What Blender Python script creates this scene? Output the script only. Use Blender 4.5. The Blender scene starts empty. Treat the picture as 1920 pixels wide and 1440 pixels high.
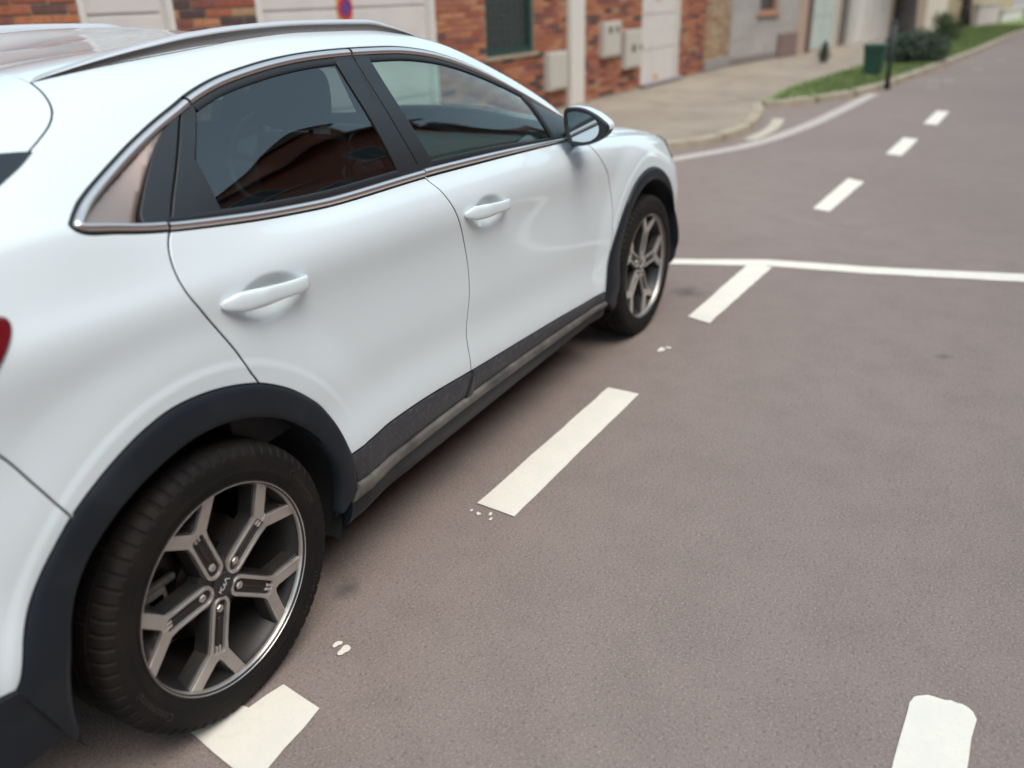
import bpy, bmesh, math, random
import numpy as np
from mathutils import Vector, Matrix
from mathutils.geometry import delaunay_2d_cdt
random.seed(7); np.random.seed(7)
scene = bpy.context.scene
R = math.radians

# ------------------------------------------------------------------ camera
cam_data = bpy.data.cameras.new('camera')
cam = bpy.data.objects.new('camera', cam_data); scene.collection.objects.link(cam)
yaw, pitch, roll = 0.5029, -0.4291, -0.0292
fwd = Vector((math.cos(pitch)*math.cos(yaw), math.cos(pitch)*math.sin(yaw), math.sin(pitch)))
rgt = fwd.cross(Vector((0, 0, 1))).normalized(); upv = rgt.cross(fwd)
r2 = rgt*math.cos(roll) + upv*math.sin(roll); u2 = -rgt*math.sin(roll) + upv*math.cos(roll)
m = Matrix((r2, u2, -fwd)).transposed().to_4x4(); m.translation = Vector((-1.0466, -2.199, 1.5077))
cam.matrix_world = m
cam_data.sensor_width = 36; cam_data.lens = 36*1604.45/1920; cam_data.clip_start = .05; cam_data.clip_end = 900
cam_data.dof.use_dof = True; cam_data.dof.focus_distance = 2.3
cam_data.dof.aperture_fstop = (cam_data.lens/1000)/.020
scene.camera = cam

# ------------------------------------------------------------------ sky, sun, exposure
SUN_EL, SUN_AZ = R(62), R(-112)         # azimuth measured from +X towards +Y
world = bpy.data.worlds.new('World'); scene.world = world; world.use_nodes = True
nt = world.node_tree; bg = nt.nodes['Background']
sky = nt.nodes.new('ShaderNodeTexSky'); sky.sky_type = 'NISHITA'; sky.sun_disc = False
sky.sun_elevation = SUN_EL; sky.sun_rotation = R(90) - SUN_AZ; sky.air_density = 1.0; sky.dust_density = 1.5; sky.ozone_density = 1.0
hsv = nt.nodes.new('ShaderNodeHueSaturation'); hsv.inputs['Saturation'].default_value = .74; hsv.inputs['Hue'].default_value = .465
nt.links.new(sky.outputs[0], hsv.inputs['Color']); nt.links.new(hsv.outputs[0], bg.inputs['Color'])
bg.inputs['Strength'].default_value = .15
sun_d = bpy.data.lights.new('sun', 'SUN'); sun_d.energy = 1.1; sun_d.angle = R(40); sun_d.color = (1, .93, .82)
sun = bpy.data.objects.new('sun', sun_d); scene.collection.objects.link(sun)
sd = Vector((math.cos(SUN_EL)*math.cos(SUN_AZ), math.cos(SUN_EL)*math.sin(SUN_AZ), math.sin(SUN_EL)))
sun.rotation_euler = sd.to_track_quat('Z', 'Y').to_euler()
vs = scene.view_settings; vs.view_transform = 'Standard'; vs.look = 'None'; vs.gamma = 1; vs.use_curve_mapping = False
vs.exposure = .92
scene.cycles.max_bounces = 8; scene.cycles.transparent_max_bounces = 12

# ------------------------------------------------------------------ materials
MATS = {}
def mat(name, col, rough=.5, metal=0, coat=0, spec=.5, noise=None, bump=None, coatr=.03):
    if name in MATS: return MATS[name]
    mt = bpy.data.materials.new(name); mt.use_nodes = True; t = mt.node_tree; p = t.nodes['Principled BSDF']
    p.inputs['Base Color'].default_value = (*col, 1); p.inputs['Roughness'].default_value = rough
    p.inputs['Metallic'].default_value = metal; p.inputs['Coat Weight'].default_value = coat
    p.inputs['Coat Roughness'].default_value = coatr; p.inputs['Specular IOR Level'].default_value = spec
    if noise or bump: tc = t.nodes.new('ShaderNodeTexCoord')
    if noise:      # list of (scale, colour2, low, high, detail)
        prev = None
        for sc, c2, lo, hi, det in noise:
            n = t.nodes.new('ShaderNodeTexNoise'); n.inputs['Scale'].default_value = sc; n.inputs['Detail'].default_value = det
            t.links.new(tc.outputs['Object'], n.inputs['Vector'])
            mr = t.nodes.new('ShaderNodeMapRange'); mr.inputs[1].default_value = lo; mr.inputs[2].default_value = hi
            t.links.new(n.outputs[0], mr.inputs[0])
            mx = t.nodes.new('ShaderNodeMix'); mx.data_type = 'RGBA'
            t.links.new(mr.outputs[0], mx.inputs[0])
            if prev: t.links.new(prev, mx.inputs[6])
            else: mx.inputs[6].default_value = (*col, 1)
            mx.inputs[7].default_value = (*c2, 1); prev = mx.outputs[2]
        t.links.new(prev, p.inputs['Base Color'])
    if bump:
        n = t.nodes.new('ShaderNodeTexNoise'); n.inputs['Scale'].default_value = bump[0]; n.inputs['Detail'].default_value = 4
        t.links.new(tc.outputs['Object'], n.inputs['Vector'])
        b = t.nodes.new('ShaderNodeBump'); b.inputs['Strength'].default_value = bump[1]; b.inputs['Distance'].default_value = bump[2]
        t.links.new(n.outputs[0], b.inputs['Height']); t.links.new(b.outputs[0], p.inputs['Normal'])
    MATS[name] = mt; return mt
def glass(name, tint, rough=0.0, extra=.0):
    mt = bpy.data.materials.new(name); mt.use_nodes = True; t = mt.node_tree; t.nodes.clear()
    o = t.nodes.new('ShaderNodeOutputMaterial'); mx = t.nodes.new('ShaderNodeMixShader'); tr = t.nodes.new('ShaderNodeBsdfTransparent')
    gl = t.nodes.new('ShaderNodeBsdfGlossy'); ge = t.nodes.new('ShaderNodeNewGeometry')
    tr.inputs[0].default_value = (*tint, 1); gl.inputs['Roughness'].default_value = rough; gl.inputs[0].default_value = (1, 1, 1, 1)
    # two-sided pane reflectance (Schlick) that does not depend on which face is hit
    dt = t.nodes.new('ShaderNodeVectorMath'); dt.operation = 'DOT_PRODUCT'; t.links.new(ge.outputs['Normal'], dt.inputs[0]); t.links.new(ge.outputs['Incoming'], dt.inputs[1])
    def mth(op, a, b):
        q = t.nodes.new('ShaderNodeMath'); q.operation = op; q.use_clamp = op in ('ADD', 'SUBTRACT')
        for i, v in enumerate((a, b)):
            if v is None: continue
            if isinstance(v, (int, float)): q.inputs[i].default_value = v
            else: t.links.new(v, q.inputs[i])
        return q.outputs[0]
    c = mth('ABSOLUTE', dt.outputs['Value'], None); k = mth('POWER', mth('SUBTRACT', 1.0, c), 5.0); k = mth('ADD', mth('MULTIPLY', k, .9), .075 + extra)
    t.links.new(k, mx.inputs[0]); t.links.new(tr.outputs[0], mx.inputs[1]); t.links.new(gl.outputs[0], mx.inputs[2])
    t.links.new(mx.outputs[0], o.inputs[0]); MATS[name] = mt; return mt

PAINT = mat('white_car_paint', (.715, .795, .825), .35, 0, 1, .5, noise=[(2.1, (.695, .775, .805), .42, .75, 3)], coatr=.055)
BLACKG = mat('gloss_black_trim', (.012, .013, .015), .18, 0, .5)
SATIN = mat('satin_black_pillar', (.017, .019, .022), .38)
CLAD = mat('black_plastic_cladding', (.010, .014, .020), .5, spec=.35, noise=[(9, (.020, .025, .031), .5, .85, 6), (70, (.05, .05, .05), .70, .82, 4)], bump=(900, .12, .0006))
CLADD = mat('dusty_sill_cladding', (.040, .042, .050), .55, noise=[(60, (.085, .085, .095), .5, .72, 8), (7, (.03, .03, .036), .5, .8, 4)], bump=(400, .2, .0008))
SILL = mat('dirty_sill_edge', (.11, .10, .09), .5, noise=[(25, (.18, .16, .135), .45, .75, 7), (6, (.05, .048, .045), .45, .7, 3)])
CHROME = mat('satin_chrome', (.88, .78, .72), .30, 1)
ROSE = mat('brushed_trim_panel', (.46, .345, .295), .40, .85)
RAIL = mat('satin_aluminium', (.70, .70, .70), .42, .6)
RAILG = mat('grey_rail_base', (.30, .29, .29), .5)
RUBBER = mat('tyre_rubber', (.0085, .0075, .0072), .75, spec=.25, noise=[(14, (.019, .014, .011), .45, .8, 6)], bump=(300, .15, .0006))
LETTER = mat('tyre_lettering', (.026, .023, .021), .5)
GUN = mat('gunmetal_alloy', (.026, .025, .025), .40, .3, noise=[(16, (.045, .036, .030), .45, .8, 6)])
MACH = mat('machined_alloy', (.52, .49, .46), .34, .7, noise=[(22, (.33, .28, .24), .52, .9, 6)])
DARK = mat('dark_inner', (.006, .006, .007), .9)
LINER = mat('wheel_liner', (.012, .013, .014), .85)
SEAL = mat('rubber_seal', (.010, .011, .013), .5)
BOLT = mat('bolt_steel', (.50, .47, .43), .35, .7)
STEEL = mat('brake_steel', (.07, .065, .06), .42, .9, noise=[(30, (.10, .07, .05), .5, .8, 4)])
CALI = mat('brake_caliper', (.16, .155, .14), .5, .4, noise=[(30, (.07, .06, .05), .5, .7, 4)])
FABRIC = mat('seat_fabric', (.045, .047, .050), .85)
DASH = mat('dashboard_plastic', (.035, .038, .040), .6)
HEADL = mat('headliner', (.42, .43, .43), .9)
LAMP = mat('tail_lamp_red', (.14, .004, .010), .12, 0, 1)
LAMPC = mat('clear_lamp', (.30, .32, .34), .08, .3, 1)
BADGE = mat('badge_silver', (.78, .78, .78), .3, .6)
MIRROR = mat('mirror_glass', (.55, .60, .62), .01, 1)
GLASSF = glass('front_window_glass', (.66, .88, .81), 0, .0)
GLASSR = glass('privacy_window_glass', (.25, .32, .33), 0, .02)
GLASSW = glass('windscreen_glass', (.82, .9, .87), 0, .0)

# ------------------------------------------------------------------ object helpers
COL = scene.collection
def tag(o, label=None, cat=None, group=None, kind=None):
    if label: o['label'] = label
    if cat: o['category'] = cat
    if group: o['group'] = group
    if kind: o['kind'] = kind
    return o
def obj(name, me, parent=None):
    o = bpy.data.objects.new(name, me); COL.objects.link(o)
    if parent: o.parent = parent
    return o
def empty(name, loc=(0, 0, 0), rz=0, parent=None):
    o = bpy.data.objects.new(name, None); COL.objects.link(o); o.location = loc; o.rotation_euler = (0, 0, rz); o.empty_display_size = .2
    if parent: o.parent = parent
    return o
def mesh(name, V, F, mt, smooth=True, normals=None):
    me = bpy.data.meshes.new(name); me.from_pydata([tuple(map(float, v)) for v in V], [], [tuple(map(int, f)) for f in F])
    for q in (mt if isinstance(mt, (list, tuple)) else [mt]): me.materials.append(q)
    if smooth: me.polygons.foreach_set('use_smooth', [True]*len(me.polygons))
    me.update()
    if normals is not None: me.normals_split_custom_set_from_vertices([tuple(map(float, n)) for n in normals])
    return me
class MB:
    def __init__(s): s.V = []; s.F = []
    def add(s, V, F):
        b = len(s.V); s.V += [tuple(v) for v in V]; s.F += [tuple(i+b for i in f) for f in F]; return s
    def box(s, c, d, rz=0, bev=0):
        bm = bmesh.new(); bmesh.ops.create_cube(bm, size=1); bmesh.ops.scale(bm, vec=d, verts=bm.verts)
        if bev: bmesh.ops.bevel(bm, geom=bm.edges[:], offset=bev, segments=2, affect='EDGES', profile=.6)
        if rz: bmesh.ops.rotate(bm, cent=(0, 0, 0), matrix=Matrix.Rotation(rz, 3, 'Z'), verts=bm.verts)
        bm.verts.index_update(); s.add([v.co + Vector(c) for v in bm.verts], [[v.index for v in f.verts] for f in bm.faces]); bm.free(); return s
    def tube(s, path, rad, n=10, cap=True):
        path = [Vector(p) for p in path]; k = len(path); rad = rad if hasattr(rad, '__len__') else [rad]*k; V = []; F = []
        up = Vector((0, 0, 1))
        for i, p in enumerate(path):
            t = (path[min(i+1, k-1)] - path[max(i-1, 0)]).normalized(); a = t.cross(up)
            if a.length < .1: a = t.cross(Vector((0, 1, 0)))
            a.normalize(); b = a.cross(t)
            for j in range(n):
                w = 2*math.pi*j/n; V.append(p + (a*math.cos(w) + b*math.sin(w))*rad[i])
        for i in range(k-1):
            for j in range(n): F.append((i*n+j, i*n+(j+1) % n, (i+1)*n+(j+1) % n, (i+1)*n+j))
        if cap: F.append(tuple(range(n))[::-1]); F.append(tuple(range((k-1)*n, k*n)))
        return s.add(V, F)
    def ellipsoid(s, c, d, p=2.0, nu=24, nv=14):
        V = []; F = []; sg = lambda v: math.copysign(abs(v)**(2/p), v)
        for i in range(nv+1):
            th = -math.pi/2 + math.pi*i/nv
            for j in range(nu):
                ph = 2*math.pi*j/nu
                V.append((c[0]+d[0]*sg(math.cos(th))*sg(math.cos(ph)), c[1]+d[1]*sg(math.cos(th))*sg(math.sin(ph)), c[2]+d[2]*sg(math.sin(th))))
        for i in range(nv):
            for j in range(nu): F.append((i*nu+j, i*nu+(j+1) % nu, (i+1)*nu+(j+1) % nu, (i+1)*nu+j))
        return s.add(V, F)
    def build(s, name, mt, parent=None, smooth=False):
        return obj(name, mesh(name, s.V, s.F, mt, smooth), parent)
def autosmooth(o, ang=40):
    me = o.data; bm = bmesh.new(); bm.from_mesh(me); bmesh.ops.recalc_face_normals(bm, faces=bm.faces)
    for e in bm.edges: e.smooth = len(e.link_faces) == 2 and e.calc_face_angle(0) < R(ang)
    for f in bm.faces: f.smooth = True
    bm.to_mesh(me); bm.free(); return o
def curve(pts, step=.01):
    """Catmull-Rom through the points, resampled at an even step"""
    P = np.array(pts, float)
    if len(P) == 2: return resample(P, step)
    Q = np.vstack([2*P[0]-P[1], P, 2*P[-1]-P[-2]]); out = []
    for i in range(1, len(Q)-2):
        p0, p1, p2, p3 = Q[i-1:i+3]
        d = [max(np.linalg.norm(b-a), 1e-6)**.5 for a, b in ((p0, p1), (p1, p2), (p2, p3))]
        m1 = ((p1-p0)/d[0] - (p2-p0)/(d[0]+d[1]) + (p2-p1)/d[1])*d[1]; m2 = ((p2-p1)/d[1] - (p3-p1)/(d[1]+d[2]) + (p3-p2)/d[2])*d[1]
        for t in np.linspace(0, 1, 12, endpoint=False):
            out.append((2*t**3-3*t**2+1)*p1 + (t**3-2*t**2+t)*m1 + (-2*t**3+3*t**2)*p2 + (t**3-t**2)*m2)
    out.append(P[-1]); return resample(np.array(out), step)
def resample(P, step=None, n=None):
    P = np.array(P, float); L = np.concatenate([[0], np.cumsum(np.linalg.norm(np.diff(P, axis=0), axis=1))])
    if n is None: n = max(2, int(round(L[-1]/step))+1)
    t = np.linspace(0, L[-1], n); return np.stack([np.interp(t, L, P[:, k]) for k in range(P.shape[1])], 1)
def loop(*cs):
    out = []
    for c in cs:
        for p in np.array(c, float):
            if not out or np.linalg.norm(p - out[-1]) > 1e-4: out.append(p)
    if np.linalg.norm(out[0]-out[-1]) < 1e-4: out.pop()
    return np.array(out)
def ccw(L):
    a = np.sum(L[:, 0]*np.roll(L[:, 1], -1) - np.roll(L[:, 0], -1)*L[:, 1]); return L if a > 0 else L[::-1].copy()
def offs(L, d, closed=True):
    """move a CCW loop inwards by d (open: to the left)"""
    if closed: a, b = np.roll(L, 1, 0), np.roll(L, -1, 0)
    else: a = np.vstack([2*L[0]-L[1], L[:-1]]); b = np.vstack([L[1:], 2*L[-1]-L[-2]])
    e1 = L-a; e2 = b-L; e1 /= np.maximum(np.linalg.norm(e1, axis=1, keepdims=True), 1e-9); e2 /= np.maximum(np.linalg.norm(e2, axis=1, keepdims=True), 1e-9)
    n1 = np.stack([-e1[:, 1], e1[:, 0]], 1); n2 = np.stack([-e2[:, 1], e2[:, 0]], 1); n = n1+n2
    l = np.maximum(np.linalg.norm(n, axis=1, keepdims=True), .5); n = n/l; c = np.maximum((n*n1).sum(1, keepdims=True), .45)
    return L + n*d/c
def inside(L, Q):
    x, y = Q[:, 0], Q[:, 1]; r = np.zeros(len(Q), bool); j = len(L)-1
    for i in range(len(L)):
        xi, yi, xj, yj = *L[i], *L[j]
        if yi != yj: r ^= ((yi > y) != (yj > y)) & (x < (xj-xi)*(y-yi)/(yj-yi) + xi)
        j = i
    return r
def fill(L, spacing=.018, refine=(), ring=None):
    """triangulate the inside of loop L with a grid of inner points"""
    L = np.array(L, float); lo, hi = L.min(0), L.max(0); Q = []
    def grid(lo, hi, h):
        xs = np.arange(lo[0]+h/2, hi[0], h); ys = np.arange(lo[1]+h/2, hi[1], h*.87); g = []
        for k, yv in enumerate(ys): g.append(np.stack([xs + (h/2 if k % 2 else 0), np.full(len(xs), yv)], 1))
        return np.vstack(g) if g else np.zeros((0, 2))
    g = grid(lo, hi, spacing)
    for (cu, cs, ru, rs, h) in refine:
        m_ = (((g[:, 0]-cu)/ru)**2 + ((g[:, 1]-cs)/rs)**2) > 1; g = g[m_]
        f = grid((cu-ru, cs-rs), (cu+ru, cs+rs), h); f = f[(((f[:, 0]-cu)/ru)**2 + ((f[:, 1]-cs)/rs)**2) < .97]; Q.append(f)
    if ring:
        (cx, cz), ra, rb_, h = ring; rad = lambda q: (lambda p: np.hypot(p[:, 0]-cx, p[:, 2]-cz))(S(q[:, 0], q[:, 1], True))
        rg = rad(g); g = g[(rg < ra) | (rg > rb_)]
        f = grid((max(lo[0], cx-.6), lo[1]), (min(hi[0], cx+.6), min(hi[1], .9)), h); rf = rad(f); Q.append(f[(rf >= ra) & (rf <= rb_)])
    Q.append(g); Q = np.vstack(Q)
    if len(Q): Q = Q[inside(L, Q)]
    if len(Q):
        keep = np.ones(len(Q), bool)
        for i in range(0, len(Q), 4000):
            d = np.sqrt(((Q[i:i+4000, None]-L[None])**2).sum(-1)).min(1); keep[i:i+4000] = d > min(.45*spacing, .004 if (refine or ring) else 1)
        Q = Q[keep]
    n = len(L); vs_ = [Vector(p) for p in L] + [Vector(p) for p in Q]
    v, e, f, *_ = delaunay_2d_cdt(vs_, [], [list(range(n))], 1, 1e-7)
    orig = _[0]; idx = np.array([o[0] if o else -1 for o in orig])
    return np.array([tuple(p) for p in v]), [list(t) for t in f], idx

# ---- smooth car side surface: S(u, s) -> x, y(outward, positive), z
def _pchip(xk, yk, x):
    xk = np.asarray(xk, float); yk = np.asarray(yk, float); h = np.diff(xk); d = np.diff(yk) / h
    m = np.zeros_like(yk); m[0] = d[0]; m[-1] = d[-1]
    for i in range(1, len(xk) - 1):
        if d[i-1] * d[i] > 0:
            w1 = 2*h[i] + h[i-1]; w2 = h[i] + 2*h[i-1]
            m[i] = (w1 + w2) / (w1 / d[i-1] + w2 / d[i])
    x = np.asarray(x, float); i = np.clip(np.searchsorted(xk, x) - 1, 0, len(xk) - 2)
    t = (x - xk[i]) / h[i]; t = np.clip(t, 0, 1)
    return ((1 + 2*t) * (1-t)**2 * yk[i] + t * (1-t)**2 * h[i] * m[i] + t*t*(3 - 2*t) * yk[i+1] + t*t*(t-1) * h[i] * m[i+1])
UG = np.arange(-1.6, 4.4, .01)
def _smooth(a, sig):
    n = int(4*sig/.01) + 1; k = np.exp(-.5*(np.arange(-n, n+1)*.01/sig)**2); k /= k.sum()
    p = np.concatenate([2*a[0] - a[n:0:-1], a, 2*a[-1] - a[-2:-n-2:-1]])
    return np.convolve(p, k, 'valid')
def _tab(pts): return np.array(pts, float)
PLAN = _tab([(-1.6,-.866,-.05),(-1.5,-.865,0),(-1.35,-.863,.2),(-1.15,-.855,.45),(-.98,-.83,.66),(-.85,-.785,.80),(-.72,-.70,.895),(-.6,-.595,.95),(-.45,-.45,.985),(-.3,-.3,1),(0,0,1),(3.0,3.0,1),(3.12,3.12,.978),(3.3,3.28,.905),(3.45,3.39,.82),(3.6,3.48,.72),(3.8,3.52,.50),(4.0,3.535,.25),(4.25,3.54,0),(4.4,3.541,-.1)])
XU = _smooth(_pchip(PLAN[:,0], PLAN[:,1], UG), .02); GU = _smooth(_pchip(PLAN[:,0], PLAN[:,2], UG), .03)
def line(tab, sig=.06):
    t = _tab(tab); return _smooth(_pchip(t[:,0], t[:,1], np.clip(XU, t[0,0], t[-1,0])), sig)
def const(v): return np.full(len(UG), float(v))
zK3 = line([(-.9,.47),(-.48,.465),(.45,.445),(.73,.448),(1.07,.43),(1.34,.414),(1.65,.395),(2.12,.361),(2.6,.36),(3.55,.36)])
zc = line([(-.9,.97),(-.6,1.02),(-.31,1.026),(-.13,1.021),(.03,1.015),(.38,1.003),(.56,.998),(1.0,.983),(1.38,.972),(1.79,.953),(2.12,.931),(2.55,.895),(3.0,.835),(3.3,.77),(3.55,.69)])
yc = line([(-.9,.87),(-.3,.874),(.3,.876),(1.8,.876),(2.2,.870),(2.6,.857),(3.0,.845),(3.55,.83)])
z8 = line([(-.9,.99),(-.7,1.10),(-.5,1.15),(-.14,1.150),(.05,1.107),(.22,1.083),(.33,1.070),(.44,1.060),(.58,1.050),(.94,1.045),(1.23,1.034),(1.59,1.018),(1.85,1.005),(2.05,.993),(2.3,.968),(2.6,.935),(3.0,.872),(3.3,.80),(3.55,.715)], .04)
y8 = line([(-.9,.79),(-.5,.81),(-.14,.826),(.3,.834),(1.8,.834),(2.05,.828),(2.3,.81),(2.6,.785),(3.0,.77),(3.55,.74)])
z10 = line([(-.9,.72),(-.75,.93),(-.6,1.10),(-.4,1.23),(-.2,1.292),(0,1.326),(.2,1.348),(.45,1.367),(.6,1.378),(.8,1.384),(1.09,1.377),(1.27,1.357),(1.475,1.311),(1.66,1.247),(1.83,1.18),(1.98,1.11),(2.08,1.06),(2.2,1.02),(2.4,.985),(2.7,.943),(3.0,.885),(3.3,.815),(3.55,.725)], .04)
y10 = line([(-.9,.56),(-.6,.58),(-.4,.60),(-.2,.615),(0,.63),(.2,.64),(.45,.648),(.8,.65),(1.27,.65),(1.475,.655),(1.66,.675),(1.83,.695),(1.98,.72),(2.08,.742),(2.2,.74),(2.4,.71),(2.7,.68),(3.0,.66),(3.55,.60)], .04)
def W(a, b): return line([(-.9,a),(1.35,a),(1.7,(a+b)/2) ,(2.25,b),(3.55,b)], .08)
dy11, dz11 = line([(-.9,.06),(1.2,.06),(1.6,.05),(2.1,.05),(2.35,.10),(3.55,.10)]), line([(-.9,.03),(-.4,.032),(1.2,.038),(1.6,.05),(2.0,.05),(2.35,.006),(3.55,.008)])
dy12, dz12 = line([(-.9,.12),(1.2,.125),(1.6,.14),(2.1,.15),(2.35,.22),(3.55,.22)]), line([(-.9,.045),(-.4,.05),(1.2,.056),(1.6,.072),(2.0,.07),(2.35,.014),(3.55,.016)])
dz13 = line([(-.9,.07),(-.4,.040),(1.2,.042),(1.6,.10),(1.9,.12),(2.15,.10),(2.4,.05),(3.55,.05)])
SK = np.array([0,.07,.145,.245,.335,.52,.70,.80,.825,.905,.95,1.03,1.11,1.20,1.29,1.36,1.425,1.70,1.99])
def _g(t, b=.014): return y8*(1-t)+y10*t + b*4*t*(1-t)*.87, z8*(1-t)+z10*t + b*4*t*(1-t)*.5
GL = [_g((v-.905)/.385) for v in (.95,1.03,1.11,1.20)]
CY = np.stack([const(.78), const(.872), const(.892), const(.903), const(.893), const(.887), const(.8835), yc+.004, yc-.008, y8, *[g[0] for g in GL], y10, y10-dy11, y10-dy12, (y10-dy12)*.5, const(0)])
CZ = np.stack([const(.215), const(.245), (zK3+.232)/2, zK3, zK3+.09, .42*zK3+.58*zc-.09, .14*zK3+.86*zc-.045, zc-.014, zc+.012, z8, *[g[1] for g in GL], z10, z10+dz11, z10+dz12, z10+dz12*.25+dz13*.75, z10+dz13])
CY = CY * GU[None]
# front/rear: lower the shoulder lines into the nose and tail handled by tables
def _ncs(sk, V):
    n = len(sk); h = np.diff(sk); A = np.zeros((n, n)); A[0,0] = A[-1,-1] = 1
    for i in range(1, n-1): A[i,i-1] = h[i-1]; A[i,i] = 2*(h[i-1]+h[i]); A[i,i+1] = h[i]
    R = np.zeros_like(V); R[1:-1] = 6*((V[2:]-V[1:-1])/h[1:,None] - (V[1:-1]-V[:-2])/h[:-1,None])
    return np.linalg.solve(A, R)
MY, MZ = _ncs(SK, CY), _ncs(SK, CZ)
WX = ((0.0, .326), (2.65, .326))
CUPS = []
def _ss(a, b, v):
    t = np.clip((v-a)/(b-a), 0, 1); return t*t*(3-2*t)
def S(u, s, raw=False):
    u = np.atleast_1d(np.asarray(u, float)); s = np.atleast_1d(np.asarray(s, float))
    f = np.clip((u - UG[0]) / .01, 0, len(UG) - 1.001); i = f.astype(int); t = f - i
    k = np.clip(np.searchsorted(SK, s, side='right') - 1, 0, len(SK) - 2)
    h = SK[k+1] - SK[k]; a = (SK[k+1] - s) / h; b = 1 - a
    def ev(V, M):
        v0 = V[k,i]*(1-t) + V[k,i+1]*t; v1 = V[k+1,i]*(1-t) + V[k+1,i+1]*t
        m0 = M[k,i]*(1-t) + M[k,i+1]*t; m1 = M[k+1,i]*(1-t) + M[k+1,i+1]*t
        return a*v0 + b*v1 + ((a**3-a)*m0 + (b**3-b)*m1)*h*h/6
    x = XU[i]*(1-t) + XU[i+1]*t; y = ev(CY, MY); z = ev(CZ, MZ)
    if not raw:
        for wx, wz in WX:
            r = np.hypot(x - wx, (z - wz)); msk = 1 - _ss(.86, .98, z)
            y = y + (.013*(1-_ss(.50, .64, r)) + .0035*(1-_ss(.495, .517, r))) * msk
        for cu, cs, lu, ls, tilt, dep in CUPS:
            du = (u-cu)*np.cos(tilt) + (s-cs)*np.sin(tilt); ds = -(u-cu)*np.sin(tilt) + (s-cs)*np.cos(tilt)
            q = np.hypot(du/lu, ds/ls); y = y - dep*(1-_ss(.35, 1.0, q))
    return np.stack([x, y, z], -1)
def N(u, s):
    e = 1e-3; a = S(u+e, s) - S(u-e, s); b = S(u, s+e) - S(u, s-e)
    n = np.cross(b, a); n /= np.maximum(np.linalg.norm(n, axis=-1, keepdims=True), 1e-12)
    return n   # outward for the positive-y side
# ------------------------------------------------------------------ car builders on the side surface
CUPS += [(.262, .733, .108, .050, 0.0, .020), (1.222, .738, .108, .050, 0.0, .020)]
FL = np.array([1, -1, 1.])
def dup_left(o, parent):
    c = o.copy(); COL.objects.link(c); c.parent = parent; c.scale = (1, -1, 1)
    return c
def orient(V, F, n):
    V = np.array(V); f = F[len(F)//2]; a, b, c = V[f[0]], V[f[1]], V[f[2]]
    g = np.cross(b-a, c-a)
    return F if g @ n >= 0 else [tuple(t[::-1]) for t in F]
def panel(name, L, mt, parent, gap=.002, bev=.0025, thick=.014, off=0., sp=.018, refine=(), both=False, left=True, fun=None, ring=None):
    L = ccw(np.array(L)); B1 = offs(L, gap); B0 = offs(L, gap+bev)
    v, f, idx = fill(B0, sp, refine, ring); nb = len(B0)
    mp = {int(o): i for i, o in enumerate(idx) if 0 <= o < nb}
    def pos(uv, o): return S(uv[:, 0], uv[:, 1]) + N(uv[:, 0], uv[:, 1])*o
    ev = off + (fun(v) if fun is not None else 0)
    e1 = off + (fun(B1) if fun is not None else 0)
    P0 = pos(v, np.reshape(ev, (-1, 1))); n0 = N(v[:, 0], v[:, 1])
    if fun is not None: n0 = None
    V = [P0]; F = [tuple(t) for t in f]; FD = []
    if thick:
        o1 = np.reshape(e1, (-1, 1)); P1 = pos(B1, o1-.0012); P2 = pos(B1, o1-thick); a = len(v); b = a+nb
        V += [P1, P2]
        n1 = N(B1[:, 0], B1[:, 1]); lat = P1 - pos(B0, o1); lat -= (lat*n1).sum(1, keepdims=True)*n1; lat /= np.maximum(np.linalg.norm(lat, axis=1, keepdims=True), 1e-9)
        for i in range(nb):
            j = (i+1) % nb
            if i in mp and j in mp: F += [(a+i, a+j, mp[j], mp[i])]
            FD += [(b+i, b+j, a+j, a+i)]
    V = np.vstack(V)*FL; nt_ = len(F); F = F + FD
    nn = None
    if n0 is not None:
        nn = [n0]
        if thick: nn += [n1*.6+lat*.8, lat]
        nn = np.vstack(nn)*FL; nn /= np.maximum(np.linalg.norm(nn, axis=1, keepdims=True), 1e-9)
    if both:
        k = len(V); V = np.vstack([V, V*FL]); F = F + [tuple(i+k for i in t[::-1]) for t in F]
        if nn is not None: nn = np.vstack([nn, nn*FL])
    me_ = mesh(name, V, F, [mt, DARK], True, nn)  # flange faces coloured black instead of body paint, so the gaps look shaded
    if FD: me_.polygons.foreach_set('material_index', [1 if (i % (nt_+len(FD))) >= nt_ else 0 for i in range(len(F))])
    o = obj(name, me_, parent)
    if left and not both: dup_left(o, parent)
    return o
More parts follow.
